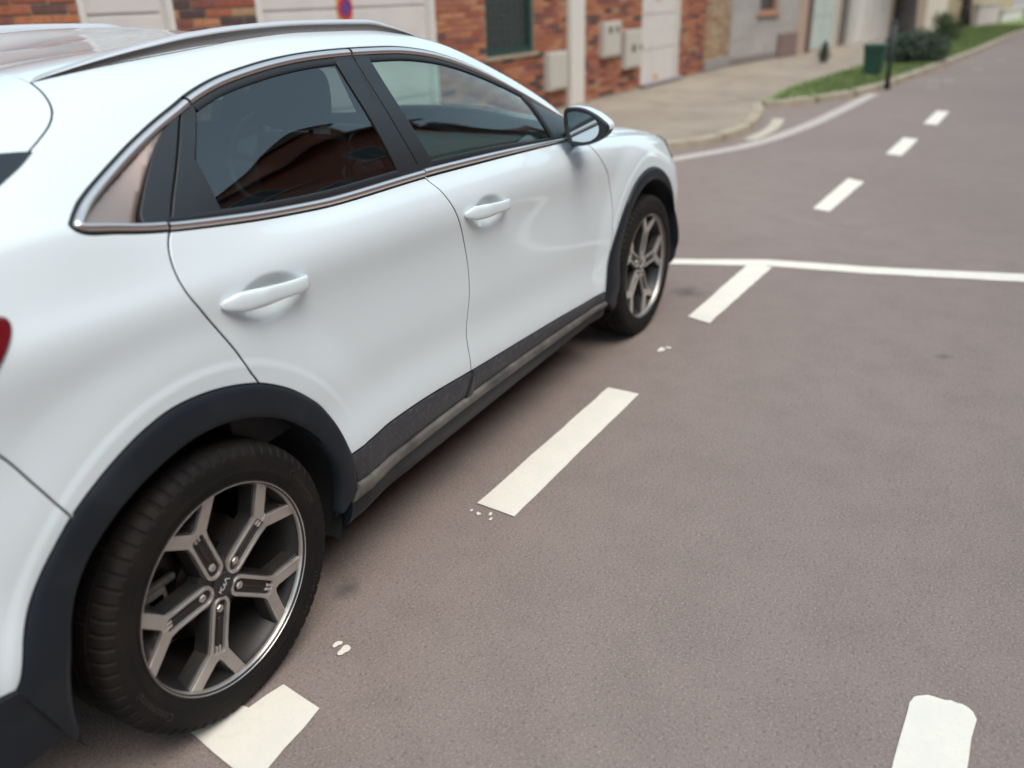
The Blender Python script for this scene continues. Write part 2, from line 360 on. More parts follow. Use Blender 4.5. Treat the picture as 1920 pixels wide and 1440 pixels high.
def strip(name, A, B, mt, parent, h=.004, base=0., nb=8, edge=.008, n=None, pw=.6, left=True, closed=False, step=.012):
    A = np.array(A, float); B = np.array(B, float)
    if n is None: n = max(3, int(max(np.linalg.norm(np.diff(A, axis=0), axis=1).sum(), np.linalg.norm(np.diff(B, axis=0), axis=1).sum())/step)+1)
    A = resample(A, n=n); B = resample(B, n=n); rows = []
    prof = [(0, base-edge)] + [(t, base + h*math.sin(math.pi*t)**pw) for t in np.linspace(0, 1, nb+1)] + [(1, base-edge)]
    for t, o in prof:
        q = A*(1-t) + B*t; rows.append(S(q[:, 0], q[:, 1]) + N(q[:, 0], q[:, 1])*o)
    V = np.vstack(rows)*FL; F = []
    for r_ in range(len(prof)-1):
        for i in range(n-1): F.append((r_*n+i, r_*n+i+1, (r_+1)*n+i+1, (r_+1)*n+i))
    F.append(tuple(r_*n for r_ in range(len(prof)))); F.append(tuple(r_*n+n-1 for r_ in range(len(prof))))
    q = (A[n//2]+B[n//2])/2; k = (len(prof)//2)*(n-1) + n//2
    nrm = N(q[:1], q[1:])[0]*FL; Va = V; f = F[k]; g = np.cross(Va[f[1]]-Va[f[0]], Va[f[2]]-Va[f[0]])
    if g @ nrm < 0: F = [t[::-1] for t in F]
    o = obj(name, mesh(name, V, F, mt, True), parent); autosmooth(o, 50)
    if left: dup_left(o, parent)
    return o
def s_of(u, z):
    ss = np.linspace(0, 1.3, 400); out = []
    for a, b in zip(np.atleast_1d(u), np.atleast_1d(z)):
        zz = S(np.full(400, a), ss)[:, 2]; out.append(np.interp(b, zz, ss))
    return np.array(out)

car = empty('parked_car'); tag(car, 'white crossover hatchback with black wheel arches and roof rails, parked at the dashes', 'car')

# feature lines (u, s)
dlo = curve([(-.1083,.9446),(-.1005,.9595),(-.0900,.9757),(-.0669,1.0054),(.0117,1.0791),(.0997,1.1417),(.1937,1.1926),(.2624,1.2224),(.3268,1.2488),(.4167,1.272),(.5388,1.285),(.6667,1.2915),(.8,1.2925),(1.0944,1.2920),(1.2737,1.2920),(1.4671,1.2915),(1.665,1.2905),(1.8142,1.283),(1.9786,1.278),(2.073,1.27)])
belt = curve([(-.1083,.9446),(-.1150,.9320),(-.1165,.9180),(-.1096,.9062),(-.0934,.9005),(-.0228,.9015),(.0768,.9045),(.35,.9035),(.95,.902),(1.4,.902),(1.8634,.9012)])
cgap = curve([(.078,.9045),(.1198,.9794),(.1914,1.0854),(.2879,1.2227),(.298,1.237)])
bgap = curve([(.9667,.9),(.944,.99),(.926,1.1),(.912,1.24),(.907,1.295)])
rdgap = curve([(.0779,.9045),(.0584,.8741),(.0464,.8387),(.0475,.7958),(.07,.7532),(.1077,.6989),(.1399,.65),(.1596,.6107),(.1736,.590)])
fdgap = curve([(.9667,.9022),(1.0023,.8234),(1.035,.7669),(1.0723,.6961),(1.093,.6186),(1.0909,.5516),(1.0726,.4694),(1.0526,.3638),(1.05,.2772),(1.048,.2449)])
fengap = curve([(2.045,.878),(2.071,.8451),(2.1351,.7842),(2.2042,.715),(2.2303,.6315),(2.2194,.5191),(2.1679,.3851),(2.1258,.2875),(2.104,.2500)])
doorbot = curve([(.4218,.2503),(.7266,.2479),(1.048,.2449),(1.3365,.2449),(1.6436,.2449),(2.104,.2500)])
arch = curve([(-.478,.2228),(-.468,.235),(-.456,.262),(-.4372,.3107),(-.4011,.3839),(-.3556,.4556),(-.3038,.5135),(-.2335,.5569),(-.1639,.5864),(-.1297,.5976),(-.064,.6115),(.003,.6138),(.0726,.6074),(.1457,.5921),(.1959,.5748),(.2735,.5302),(.3396,.4600),(.3808,.3800),(.4010,.327),(.4181,.267),(.4282,.235),(.4391,.1572)])
archin = curve([(-.3995,.06),(-.3975,.1405),(-.3934,.1706),(-.3837,.2226),(-.3595,.2999),(-.3209,.3662),(-.2728,.4266),(-.2001,.4844),(-.1073,.525),(-.0115,.5434),(.0823,.5375),(.1559,.5142),(.2296,.4672),(.2996,.3831),(.3465,.3035),(.3699,.2358),(.3791,.1557),(.372,.118),(.360,.06)])
ii = int(np.argmin(np.linalg.norm(arch - [.1736,.585], axis=1))); ib = int(np.argmin(np.linalg.norm(arch - [-.3038,.5135], axis=1))); ie = int(np.argmin(np.linalg.norm(arch - [.4218,.2503], axis=1)))
rdgap[-1] = arch[ii]
# front arch: same shape carried to the front wheel
fa = curve([(2.1040,.2051),(2.1275,.270),(2.155,.345),(2.2127,.4506),(2.2753,.5305),(2.3453,.5935),(2.4664,.6680),(2.6181,.7083),(2.7559,.7073),(2.8456,.6797),(2.925,.6265),(2.985,.548),(3.022,.455),(3.040,.37),(3.050,.27),(3.055,.2)])
fin_x = 2.65 + .402*np.cos(np.linspace(math.pi*1.16, -math.pi*.16, 60)); fin_z = .326 + .398*np.sin(np.linspace(math.pi*1.16, -math.pi*.16, 60))
fain = np.stack([fin_x, s_of(fin_x, fin_z)], 1)
k0 = int(np.argmin(np.linalg.norm(fa - [2.104,.2500], axis=1)))

tailg = curve([(.0546,1.385),(.0457,1.3341),(.0352,1.302),(.0228,1.2785),(.001,1.2511),(-.0272,1.2245),(-.0644,1.1918),(-.1113,1.1521),(-.1607,1.1159),(-.28,1.03),(-.42,.95),(-.54,.88),(-.63,.79),(-.68,.70),(-.70,.62)])
bumpg = curve([(-.3038,.5135),(-.3405,.5909),(-.3764,.654),(-.43,.70),(-.50,.68),(-.60,.64),(-.70,.62)])
cut = lambda c, a, b: c[(c[:, 0] >= a) & (c[:, 0] <= b)]

# rear quarter + roof side + windscreen pillar, one pressing
it = int(np.argmax(belt[:, 0] > .0779))
apil = curve([(2.073,1.27),(2.045,1.15),(1.985,1.02),(1.915,.935),(1.8634,.9012)])
top = curve([(2.33,1.335),(2.1,1.345),(1.6,1.345),(1.3,1.375),(.9,1.385),(.4,1.385),(.0546,1.385)], .02)
roofside = loop(rdgap[::-1], belt[:it][::-1], dlo, apil, resample([(1.8634,.9012),(2.03,.895),(2.045,.878)], .01), curve([(2.045,.878),(2.2,.878),(2.34,.872)], .02), resample([(2.34,.872),(2.33,1.335)], .02), top, tailg, bumpg[::-1], arch[ib:ii])
panel('quarter_panel', roofside, PAINT, car, gap=.0018, ring=((0, .326), .46, .53, .006))
# rear door skin
i9 = int(np.argmin(np.linalg.norm(belt - [.9667,.902], axis=1)))
doorbot_r = cut(doorbot, .42, 1.048); doorbot_f = cut(doorbot, 1.048, 2.2)
rear_door = panel('rear_door', loop(rdgap, arch[ii:ie], doorbot_r, fdgap[::-1], belt[it:i9][::-1]), PAINT, car, ring=((0, .326), .46, .53, .006), refine=[(.262,.733,.125,.066,.0055)])
front_door = panel('front_door', loop(fdgap, doorbot_f, fengap[::-1], resample([(2.045,.878),(2.03,.895),(1.8634,.9012)], .01), belt[i9:][::-1]), PAINT, car, refine=[(1.222,.738,.125,.066,.0055)], gap=.0014)
# front wing, bumper, bonnet
hoodl = curve([(2.045,.878),(2.2,.878),(2.45,.868),(2.6,.868),(2.83,.872),(2.98,.866)], .02)
fgap = curve([(2.98,.866),(3.03,.80),(3.06,.72),(3.065,.62),(3.04,.53),(3.008,.50)], .012)
ke = int(np.argmin(np.linalg.norm(fa - [3.008,.50], axis=1)))
panel('front_wing', loop(fengap, fa[k0:ke], fgap[::-1], hoodl[::-1]), PAINT, car, ring=((2.65, .326), .46, .53, .006))
bump_front = loop(fa[ke:], resample([(3.055,.2),(4.2555,.2)], .03), resample([(4.2555,.2),(4.2555,.70)], .02), resample([(4.2555,.70),(3.6,.74),(3.2,.74),(3.065,.70)], .02), fgap[int(np.argmin(np.linalg.norm(fgap-[3.065,.70], axis=1))):])
panel('front_bumper', bump_front, PAINT, car, both=True)
panel('bonnet', loop(hoodl[7:], resample([(2.98,.866),(3.3,.86),(4.2555,.90)], .03), resample([(4.2555,.90),(4.2555,1.9955)], .03), resample([(4.2555,1.9955),(2.32,1.9955)], .03), resample([(2.32,1.9955),(2.34,1.4),(2.20,.878)], .02)), PAINT, car, both=True, sp=.03, gap=.0015)
panel('front_grille', loop(resample([(3.35,.74),(4.2555,.70)], .03), resample([(4.2555,.70),(4.2555,.90)], .03), resample([(4.2555,.90),(3.45,.87)], .03)), BLACKG, car, both=True, off=-.004, sp=.03)
panel('headlamp', loop(curve([(2.955,.855),(3.1,.862),(3.45,.868)], .02), resample([(3.45,.868),(3.5,.75),(3.25,.745)], .02), curve([(3.25,.745),(3.1,.752),(3.02,.80),(2.955,.855)], .02)), LAMPC, car, off=.003, gap=0)
# windscreen, roof
panel('windscreen', loop(resample([(1.36,1.40),(1.7,1.36),(2.3,1.345)], .02), resample([(2.3,1.345),(2.36,1.9955)], .03), resample([(2.36,1.9955),(1.34,1.9955)], .03), resample([(1.34,1.9955),(1.36,1.40)], .03)), GLASSW, car, both=True, off=-.003, thick=0, sp=.05)
panel('roof', loop(resample([(.0546,1.392),(1.3,1.385)], .02), resample([(1.3,1.385),(1.35,1.42),(1.33,1.9955)], .02), resample([(1.33,1.9955),(.02,1.9955)], .03), resample([(.02,1.9955),(.0546,1.392)], .02)), PAINT, car, both=True, sp=.03, off=-.002)
# tailgate with spoiler, rear window
panel('tailgate', loop(tailg[::-1], resample([(.0546,1.385),(.02,1.9955)], .02), resample([(.02,1.9955),(-1.515,1.9955)], .03), resample([(-1.515,1.9955),(-1.515,.62)], .03), resample([(-1.515,.62),(-.70,.62)], .03)), PAINT, car, both=True, sp=.03)
rw = loop(curve([(-.072,1.176),(-.1113,1.1410),(-.1607,1.1049),(-.28,1.02),(-.42,.96)], .015), curve([(-.42,.96),(-.62,1.05),(-.75,1.4),(-.78,1.9955)], .03), resample([(-.78,1.9955),(-.42,1.9955)], .03), curve([(-.42,1.9955),(-.40,1.6),(-.30,1.33),(-.16,1.215),(-.072,1.176)], .02))
panel('rear_window', rw, BLACKG, car, both=True, off=.004, thick=.006, gap=0, sp=.03)
# rear bumper and tail lamp
rb = loop(bumpg, resample([(-.70,.62),(-1.5055,.62)], .03), resample([(-1.5055,.62),(-1.5055,.2228)], .03), resample([(-1.5055,.2228),(-.478,.2228)], .03), arch[:ib+1])
panel('rear_bumper', rb, PAINT, car, both=True, sp=.02, ring=((0, .326), .46, .53, .006))
panel('lower_rear_bumper', loop(resample([(-.3995,.10),(-.52,.09),(-1.5055,.06)], .02), resample([(-1.5055,.06),(-1.5055,.2228)], .02), resample([(-1.5055,.2228),(-.478,.2228)], .02), arch[:6], archin[archin[:, 1] < .36][:22][::-1]), CLAD, car, both=True, sp=.02, off=.004)
panel('tail_lamp', loop(curve([(-.333,.783),(-.322,.793),(-.306,.809),(-.2955,.822),(-.2915,.832),(-.2965,.8385),(-.304,.8400),(-.36,.850),(-.55,.875),(-.85,.89)], .006), resample([(-.85,.89),(-.88,.72)], .02), curve([(-.88,.72),(-.55,.69),(-.42,.715),(-.333,.783)], .008)), LAMP, car, off=.005, gap=0, bev=.004, thick=.02)
# black backing added behind the panel gaps to stop light leaking through
inner = loop(resample([(-.75,.10),(-.40,.10)], .03), archin[archin[:, 1] > .1], resample([(.37,.10),(2.27,.10)], .03), fain[fain[:, 1] > .1], resample([(3.03,.10),(3.35,.12),(3.35,.86)], .03), resample([(3.35,.86),(2.3,.86),(1.9,.9),(.0,.9),(-.6,.86),(-.75,.10)], .03))
panel('gap_backing', inner, DARK, car, off=-.018, thick=0, gap=0, sp=.05)

# wheel-arch and sill cladding
def trimmed(A, B): return A, B
strip('rear_arch_cladding', archin[(archin[:, 1] > .118) | (archin[:, 0] < 0)], arch, CLAD, car, h=.008, base=.004, nb=10, edge=.03, pw=.35)
strip('front_arch_cladding', fain, fa, CLAD, car, h=.008, base=.004, nb=10, edge=.03, pw=.35)
stt = curve([(.4423,.1609),(.6403,.1537),(1.0193,.1629),(1.0927,.166),(1.3599,.174),(1.6676,.1778),(2.1205,.1927)])
stb = curve([(.4174,.1241),(.6298,.1255),(1.0694,.1331),(1.3515,.1339),(1.8185,.1363),(2.1306,.1480)])
cl1 = resample([(1.060,.236),(1.045,.195),(1.030,.163)], .01)
strip('rear_door_cladding', cut(stt, .43, 1.020), resample(cut(doorbot, .42, 1.045)-[0,.003], .02), CLADD, car, h=.004, base=.002, edge=.02, pw=.4)
strip('front_door_cladding', cut(stt, 1.028, 2.2), resample(cut(doorbot, 1.053, 2.2)-[0,.003], .02), CLADD, car, h=.004, base=.002, edge=.02, pw=.4)
strip('cladding_joint', resample([(1.012,.164),(1.046,.240)], .01), resample([(1.054,.164),(1.053,.240)], .01), SATIN, car, h=.002, base=.0075, edge=.006)
strip('sill_edge', stb, stt-[0,.002], SILL, car, h=.010, base=.006, edge=.02, pw=.5)
strip('sill_underside', resample([(.40,-.0),(2.14,0.)], .03), stb, CLAD, car, h=.002, base=.002, edge=.02)

# window surround
def sub(c, d0, d1, a, b):
    """two offset copies of the outline, cut between u = a and b"""
    m_ = (c[:, 0] >= a) & (c[:, 0] <= b); return offs(c, -d0, False)[m_], offs(c, -d1, False)[m_]
dfull = dlo
j1 = int(np.argmin(np.linalg.norm(dlo - [.2990,1.2375], axis=1))); j2 = int(np.argmin(np.linalg.norm(dlo - [.9075,1.2925], axis=1)))
ring = loop(belt[:it][::-1], dlo[1:j1+1])                 # runs along the bottom to the tip and up
inn = lambda c, d: offs(c, -d, False)
strip('quarter_window_seal', ring, inn(ring, .006), SEAL, car, h=.002, base=.000)
strip('quarter_window_chrome', inn(ring, .005), inn(ring, .026), CHROME, car, h=.006, base=.001)
tapr = lambda c, d: c + np.stack([np.zeros(len(c)), -d*np.ones(len(c))], 1)
for nm, a, b in (('rear', j1+1, j2+1), ('front', j2+1, len(dlo))):
    c = dlo[a:b]
    strip(nm+'_window_seal', c, inn(c, .006), SEAL, car, h=.002, base=0)
    strip(nm+'_window_chrome', inn(c, .005), inn(c, .025), CHROME, car, h=.005, base=.001)
    strip(nm+'_window_frame', inn(c, .024), inn(c, .045), SEAL, car, h=.002, base=-.003)
for nm, a, b in (('rear', .0805, .9650), ('front', .9690, 1.92)):
    lo_ = resample([(a, .9040), (b, .902 if b < 1 else .906)], .02)
    strip(nm+'_belt_seal', lo_, lo_+[0, .005], SEAL, car, h=.001, base=0)
    strip(nm+'_belt_chrome', lo_+[0, .004], lo_+[.003, .0245], CHROME, car, h=.006, base=.001)
    strip(nm+'_belt_rubber', lo_+[0, .0235], lo_+[.002, .042], SEAL, car, h=.002, base=-.003)
# brushed quarter panel and gloss applique behind the rear door
panel('quarter_trim', loop(curve([(-.098,.925),(-.0805,.9498),(-.0261,1.012),(.0765,1.101),(.1789,1.164),(.238,1.188)], .01), curve([(.238,1.188),(.2166,1.1687),(.1417,1.1004),(.0675,1.0042),(.0361,.9518),(.034,.923)], .01)), ROSE, car, gap=.0, off=-.008, fun=lambda q: -.010*np.sin(np.clip((q[:, 0]+.10)/.26, 0, 1)*math.pi), sp=.012)
panel('quarter_applique', loop(curve([(.267,1.198),(.2166,1.1717),(.1417,1.1034),(.0675,1.0072),(.0341,.9518),(.031,.930),(.038,.9225)], .008), resample([(.038,.9225),(.0870,.923)], .01), cut(cgap, .09, .270)-[.003, 0]), SATIN, car, gap=.0, off=.002, sp=.02)
rgr = curve([(.336,1.243),(.327,1.2172),(.2374,1.0784)], .01)
panel('door_applique', loop(cut(cgap, .092, .290)+[.004, 0], resample([(.294,1.224),(.326,1.236)], .01), rgr[2:], resample([(.2374,1.0784),(.2301,.9337)], .01), resample([(.2301,.9337),(.098,.930)], .02)), SATIN, car, gap=.001, off=-.002, sp=.02)
# pillars between the doors
ph = lambda uL, uR: None
bg_ = lambda s: np.interp(s, bgap[:, 1], bgap[:, 0])
sv = np.linspace(.925, 1.268, 20)
panel('rear_pillar_cover', loop(np.stack([np.interp(sv, [.93, 1.27], [.8605, .8275]), sv], 1), np.stack([bg_(sv[::-1])-.0022, sv[::-1]], 1)), SATIN, car, gap=0, off=-.001, sp=.03)
fg_ = lambda s: np.interp(s, [.93, 1.04, 1.13, 1.27], [1.030, 1.006, .988, .972])
panel('front_pillar_cover', loop(np.stack([bg_(sv)+.0022, sv], 1), np.stack([fg_(sv[::-1]), sv[::-1]], 1)), SATIN, car, gap=0, off=-.001, sp=.03)
# glass
g1 = inn(dlo, .042); g1 = g1[(g1[:, 0] > .335) & (g1[:, 0] < .83)]
panel('rear_door_glass', loop(rgr, resample([(.2374,1.0784),(.2301,.930)], .02), resample([(.2301,.930),(.864,.930)], .02), resample([(.864,.930),(.832,1.25)], .02), g1[::-1]), GLASSR, car, gap=0, off=-.006, thick=0, sp=.04)
g2 = inn(dlo, .042); g2 = g2[(g2[:, 0] > .965) & (g2[:, 0] < 1.80)]
panel('front_door_glass', loop(g2, resample([g2[-1], (1.815,.930)], .02), resample([(1.815,.930),(1.030,.930)], .02), np.stack([fg_(sv)-.002, sv], 1)), GLASSF, car, gap=0, off=-.006, thick=0, sp=.04)
panel('mirror_sail', loop(resample([(1.812,.934),(1.795,1.235)], .02), resample([(1.795,1.235),(2.04,1.235),(2.02,1.15),(1.965,1.03),(1.905,.935)], .01)), SATIN, car, gap=0, off=-.002, sp=.03)
strip('glass_run', resample([(1.806,.936),(1.790,1.238)], .02), resample([(1.822,.936),(1.806,1.238)], .02), SEAL, car, h=.004, base=.0)

# roof rail
ru = np.linspace(.055, 1.335, 60); rs = np.interp(ru, [.055, .2, .4, .6, .8, 1.0, 1.335], [1.384, 1.388, 1.392, 1.386, 1.376, 1.368, 1.372])
rs = np.convolve(np.pad(rs, 6, mode='edge'), np.ones(13)/13, 'valid')
t_ = (ru-ru[0])/(ru[-1]-ru[0]); hh = .032*np.minimum(1, (np.minimum(t_/.30, (1-t_)/.16)))**.7
Pn = N(ru, rs); P0 = S(ru, rs); inwd = np.array([0, -1, 0.])
def rail_mesh(name, prof, mt):
    V = []; k = len(prof)
    for i in range(len(ru)):
        for (a, b) in prof: V.append(P0[i] + inwd*a + np.array([0, 0, 1.])*(b*hh[i] - .004 + .003))
    F = []
    for i in range(len(ru)-1):
        for j in range(k-1): F.append((i*k+j, i*k+j+1, (i+1)*k+j+1, (i+1)*k+j))
    F.append(tuple(range(k))); F.append(tuple((len(ru)-1)*k+j for j in range(k)))
    o = obj(name, mesh(name, np.array(V)*FL, F, mt), car); autosmooth(o, 60); dup_left(o, car); return o
rail_mesh('roof_rail', [(.004, .62), (-.003, .70), (-.002, .86), (.004, .97), (.013, 1.02), (.022, .97), (.030, .8), (.030, -.2)], RAIL)
rail_mesh('roof_rail_base', [(.006, -.25), (.005, .0), (.007, .30), (.006, .66)], RAILG)

# wheel wells, floor
for wx in (0, 2.65):
    th = np.linspace(-.3, math.pi+.3, 40); k = len(th); V = []; mb = MB()
    for y in (.885, .62): V += [(wx + .402*math.cos(a), -y, .326 + .398*math.sin(a)) for a in th]
    mb.add(V, [(i, i+1, k+i+1, k+i) for i in range(k-1)] + [tuple(range(k, 2*k))])
    o = mb.build('wheel_liner', LINER, car, True); dup_left(o, car)
mb = MB(); mb.box((1.32, 0, .24), (1.72, 1.66, .06)); mb.box((1.32, 0, .235), (4.0, 1.22, .05)); mb.build('floor_pan', LINER, car)

# door handles: bar standing off a scooped cup
def handle(u0, u1, sc, host, slope):
    n, k = 26, 14; V = []
    for i in range(n):
        t = i/(n-1); u = u0 + (u1-u0)*t; s0 = sc + slope*(t-.5)
        w = np.interp(t, [0, .05, .16, .3, .6, .85, .95, 1], [.005, .013, .0215, .0215, .0175, .0170, .0155, .009])
        h = np.interp(t, [0, .08, .22, .4, .75, .88, .96, 1], [.003, .009, .019, .028, .032, .028, .014, .0])
        th = np.interp(t, [0, .1, .35, .5, .85, 1], [.007, .016, .020, .011, .013, .018])
        base = S([u], [s0], True)[0]; nn = N(np.array([u]), np.array([.60]))[0]; nn = np.array([0, 1, .02])
        sd = np.array([0, -.06, 1.])
        for j in range(k):
            a = 2*math.pi*j/k; ca, sa = math.cos(a), math.sin(a)
            V.append(base + sd*w*math.copysign(abs(ca)**.8, ca) + nn*(h + th*.5*math.copysign(abs(sa)**.8, sa)))
    F = [(i*k+j, i*k+(j+1) % k, (i+1)*k+(j+1) % k, (i+1)*k+j) for i in range(n-1) for j in range(k)] + [tuple(range(k)), tuple(range((n-1)*k, n*k))]
    o = obj('handle', mesh('handle', np.array(V)*FL, F, PAINT), host); autosmooth(o, 70)
    return o
lefts = {o.name.split('.')[0]: o for o in car.children if o.scale[1] < 0 and o.name.startswith(('rear_door.', 'front_door.'))}
for (a, b, sc, host, key) in ((.118, .376, .746, rear_door, 'rear_door'), (1.076, 1.334, .750, front_door, 'front_door')):
    h_ = handle(a, b, sc, host, -.006)
    c_ = h_.copy(); COL.objects.link(c_); c_.parent = lefts[key]

# door mirror
out = [(-.877,1.007),(-.862,1.049),(-.857,1.104),(-.861,1.125),(-.890,1.132),(-.930,1.130),(-.971,1.115),(-1.006,1.094),(-1.029,1.073),(-1.023,1.049),(-.999,1.027),(-.950,1.006),(-.908,1.000)]
gls = [(-.889,1.016),(-.874,1.057),(-.872,1.111),(-.900,1.119),(-.939,1.115),(-.976,1.099),(-.994,1.073),(-.991,1.044),(-.966,1.023),(-.929,1.014)]
def closed(pts, n):
    p = curve(list(pts)+[pts[0]], .004); return resample(p, n=n+1)[:-1]
oc = closed(out, 48); gc = closed(gls, 48); ctr = oc.mean(0); X0 = 1.83
k_ = int(np.argmin(np.linalg.norm(gc - gc.mean(0) - (oc[0]-ctr), axis=1))); gc = np.roll(gc, -k_, 0)
prof = [(0.004, 1.0), (.022, 1.03), (.05, 1.01), (.085, .88), (.11, .66), (.125, .36), (.130, .02)]
V = []; nn_ = len(oc)
for dx, sc in prof:
    for p in ctr + (oc-ctr)*sc: V.append((X0+dx, p[0], p[1]))
F = [(i*nn_+j, i*nn_+(j+1) % nn_, (i+1)*nn_+(j+1) % nn_, (i+1)*nn_+j) for i in range(len(prof)-1) for j in range(nn_)]
cap = [f for f in F if np.mean([V[i][2] for i in f]) > 1.083 + .25*(np.mean([V[i][1] for i in f])+.95) or np.mean([V[i][0] for i in f]) > 9]
capset = set(cap); low = [f for f in F if f not in capset]
V2 = [(x + (.003 if x > 1.84 else .006), ctr[0]+(y-ctr[0])*1.02, ctr[1]+(z-ctr[1])*1.02) for x, y, z in V]
mir = obj('door_mirror', mesh('mirror_housing', V, F, SATIN), car); autosmooth(mir, 60)
mc = obj('mirror_cap', mesh('mirror_cap', V2, cap, PAINT), mir); autosmooth(mc, 60)
rimV = [(X0+.004, *p) for p in oc] + [(X0-.004, *p) for p in (oc*.96+ctr*.04)] + [(X0-.003, *p) for p in gc] + [(X0+.006, *p) for p in gc]
rimF = [(a*nn_+j, a*nn_+(j+1) % nn_, (a+1)*nn_+(j+1) % nn_, (a+1)*nn_+j) for a in range(3) for j in range(nn_)]
o = obj('mirror_bezel', mesh('mirror_bezel', rimV, rimF, SATIN), mir); autosmooth(o, 50)
obj('mirror_glass', mesh('mirror_glass', [(X0+.004, *p) for p in gc], [tuple(range(nn_))], MIRROR, False), mir)
tb = MB(); tb.add([(X0+.03, -1.012, 1.066), (X0+.075, -1.004, 1.066), (X0+.075, -1.006, 1.076), (X0+.03, -1.026, 1.078), (X0+.012, -1.034, 1.072)], [(0, 1, 2, 3, 4)]); tb.build('turn_signal', LAMPC, mir)
MB().tube([(1.92, -.90, 1.03), (1.945, -.86, 1.01), (1.955, -.80, 1.0)], [.035, .03, .034], 12).build('mirror_arm', SATIN, mir, True)
ml = mir.copy(); COL.objects.link(ml); ml.parent = car; ml.scale = (1, -1, 1)
for c in list(mir.children):
    d = c.copy(); COL.objects.link(d); d.parent = ml
# ------------------------------------------------------------------ wheels (local: a = forward, b = up, w = outwards)
HW = .326
def lathe(prof, n=96):
    V = []; F = []; k = len(prof)
    for i in range(n):
        t = 2*math.pi*i/n; c, s_ = math.cos(t), math.sin(t)
        for r_, w in prof: V.append((r_*c, w, r_*s_))
    for i in range(n):
        for j in range(k-1): F.append((i*k+j, i*k+j+1, ((i+1) % n)*k+j+1, ((i+1) % n)*k+j))
    return V, F
face = lambda r_: .086 + .014*np.clip(r_/.235, 0, 1)**2
def prism(L, dw, depth, taper=.003, bev=.0012, sp=.02):
    """solid with top face at face(r) + dw"""
    L = ccw(np.array(L)); B0 = offs(L, bev); v, f, idx = fill(B0, sp); nb = len(L)
    mp = {int(o): i for i, o in enumerate(idx) if 0 <= o < nb}
    top = lambda q: face(np.linalg.norm(q, axis=1)) + (dw(q) if callable(dw) else dw)
    Bt = offs(L, -taper); V = [(p[0], w, p[1]) for p, w in zip(v, top(v))]; a = len(V)
    V += [(p[0], w-bev, p[1]) for p, w in zip(L, top(L))]; b = len(V)
    V += [(p[0], w-depth, p[1]) for p, w in zip(Bt, top(L))]
    F = [tuple(t[::-1]) for t in f]
    for i in range(nb):
        j = (i+1) % nb
        if i in mp and j in mp: F.append((mp[i], mp[j], a+j, a+i))
        F.append((a+i, a+j, b+j, b+i))
    return V, F
def rot2(P, ang):
    c, s_ = math.cos(ang), math.sin(ang); P = np.array(P); return np.stack([P[:, 0]*c - P[:, 1]*s_, P[:, 0]*s_ + P[:, 1]*c], 1)
arc = lambda cx, r_, a0, a1, n=10: [(cx + r_*math.cos(R(a)), r_*math.sin(R(a))) for a in np.linspace(a0, a1, n)]
half = arc(.052, .0245, 180, 90) + [(.10, .0245), (.135, .0245), (.157, .0275)] + [(.2195, .0830), (.2240, .0890)] + [(.2415*math.cos(R(a)), .2415*math.sin(R(a))) for a in np.linspace(22.6, 12.8, 8)] + [(.2305, .0535), (.181, .0090), (.176, 0), (.160, 0), (.160, .0125), (.154, .0165), (.10, .0165)] + arc(.052, .0165, 90, 180)
half = np.array(half)
full_up = [p for p in half[:10+3+2+8+2]]
def spoke_parts(ang):
    a = MB()
    for sg in (1, -1):
        h_ = half*np.array([1, sg]); V, F = prism(rot2(h_, ang), 0., .009, .0005); a.add(V, F if True else F)
    b = MB()
    stem = np.array(arc(.052, .0285, 180, 90, 8) + [(.155, .0285), (.2235, .096), (.236, .098)] + [(.236, -.098), (.2235, -.096), (.155, -.0285)] + arc(.052, .0285, 270, 180, 8)[:-1])
    def dw(q):
        qq = rot2(q, -ang); return -.0085 - .026*_ss(-.002, .009, (qq[:, 0]-.178)*.68 - np.abs(qq[:, 1])*.73)*_ss(.17, .20, qq[:, 0])
    L = loop(resample(stem, .012), stem[:1]); V, F = prism(rot2(L, ang), dw, .034, .006, .002, .006); b.add(V, F)
    return a, b
def orient_out(o): return autosmooth(o, 32)
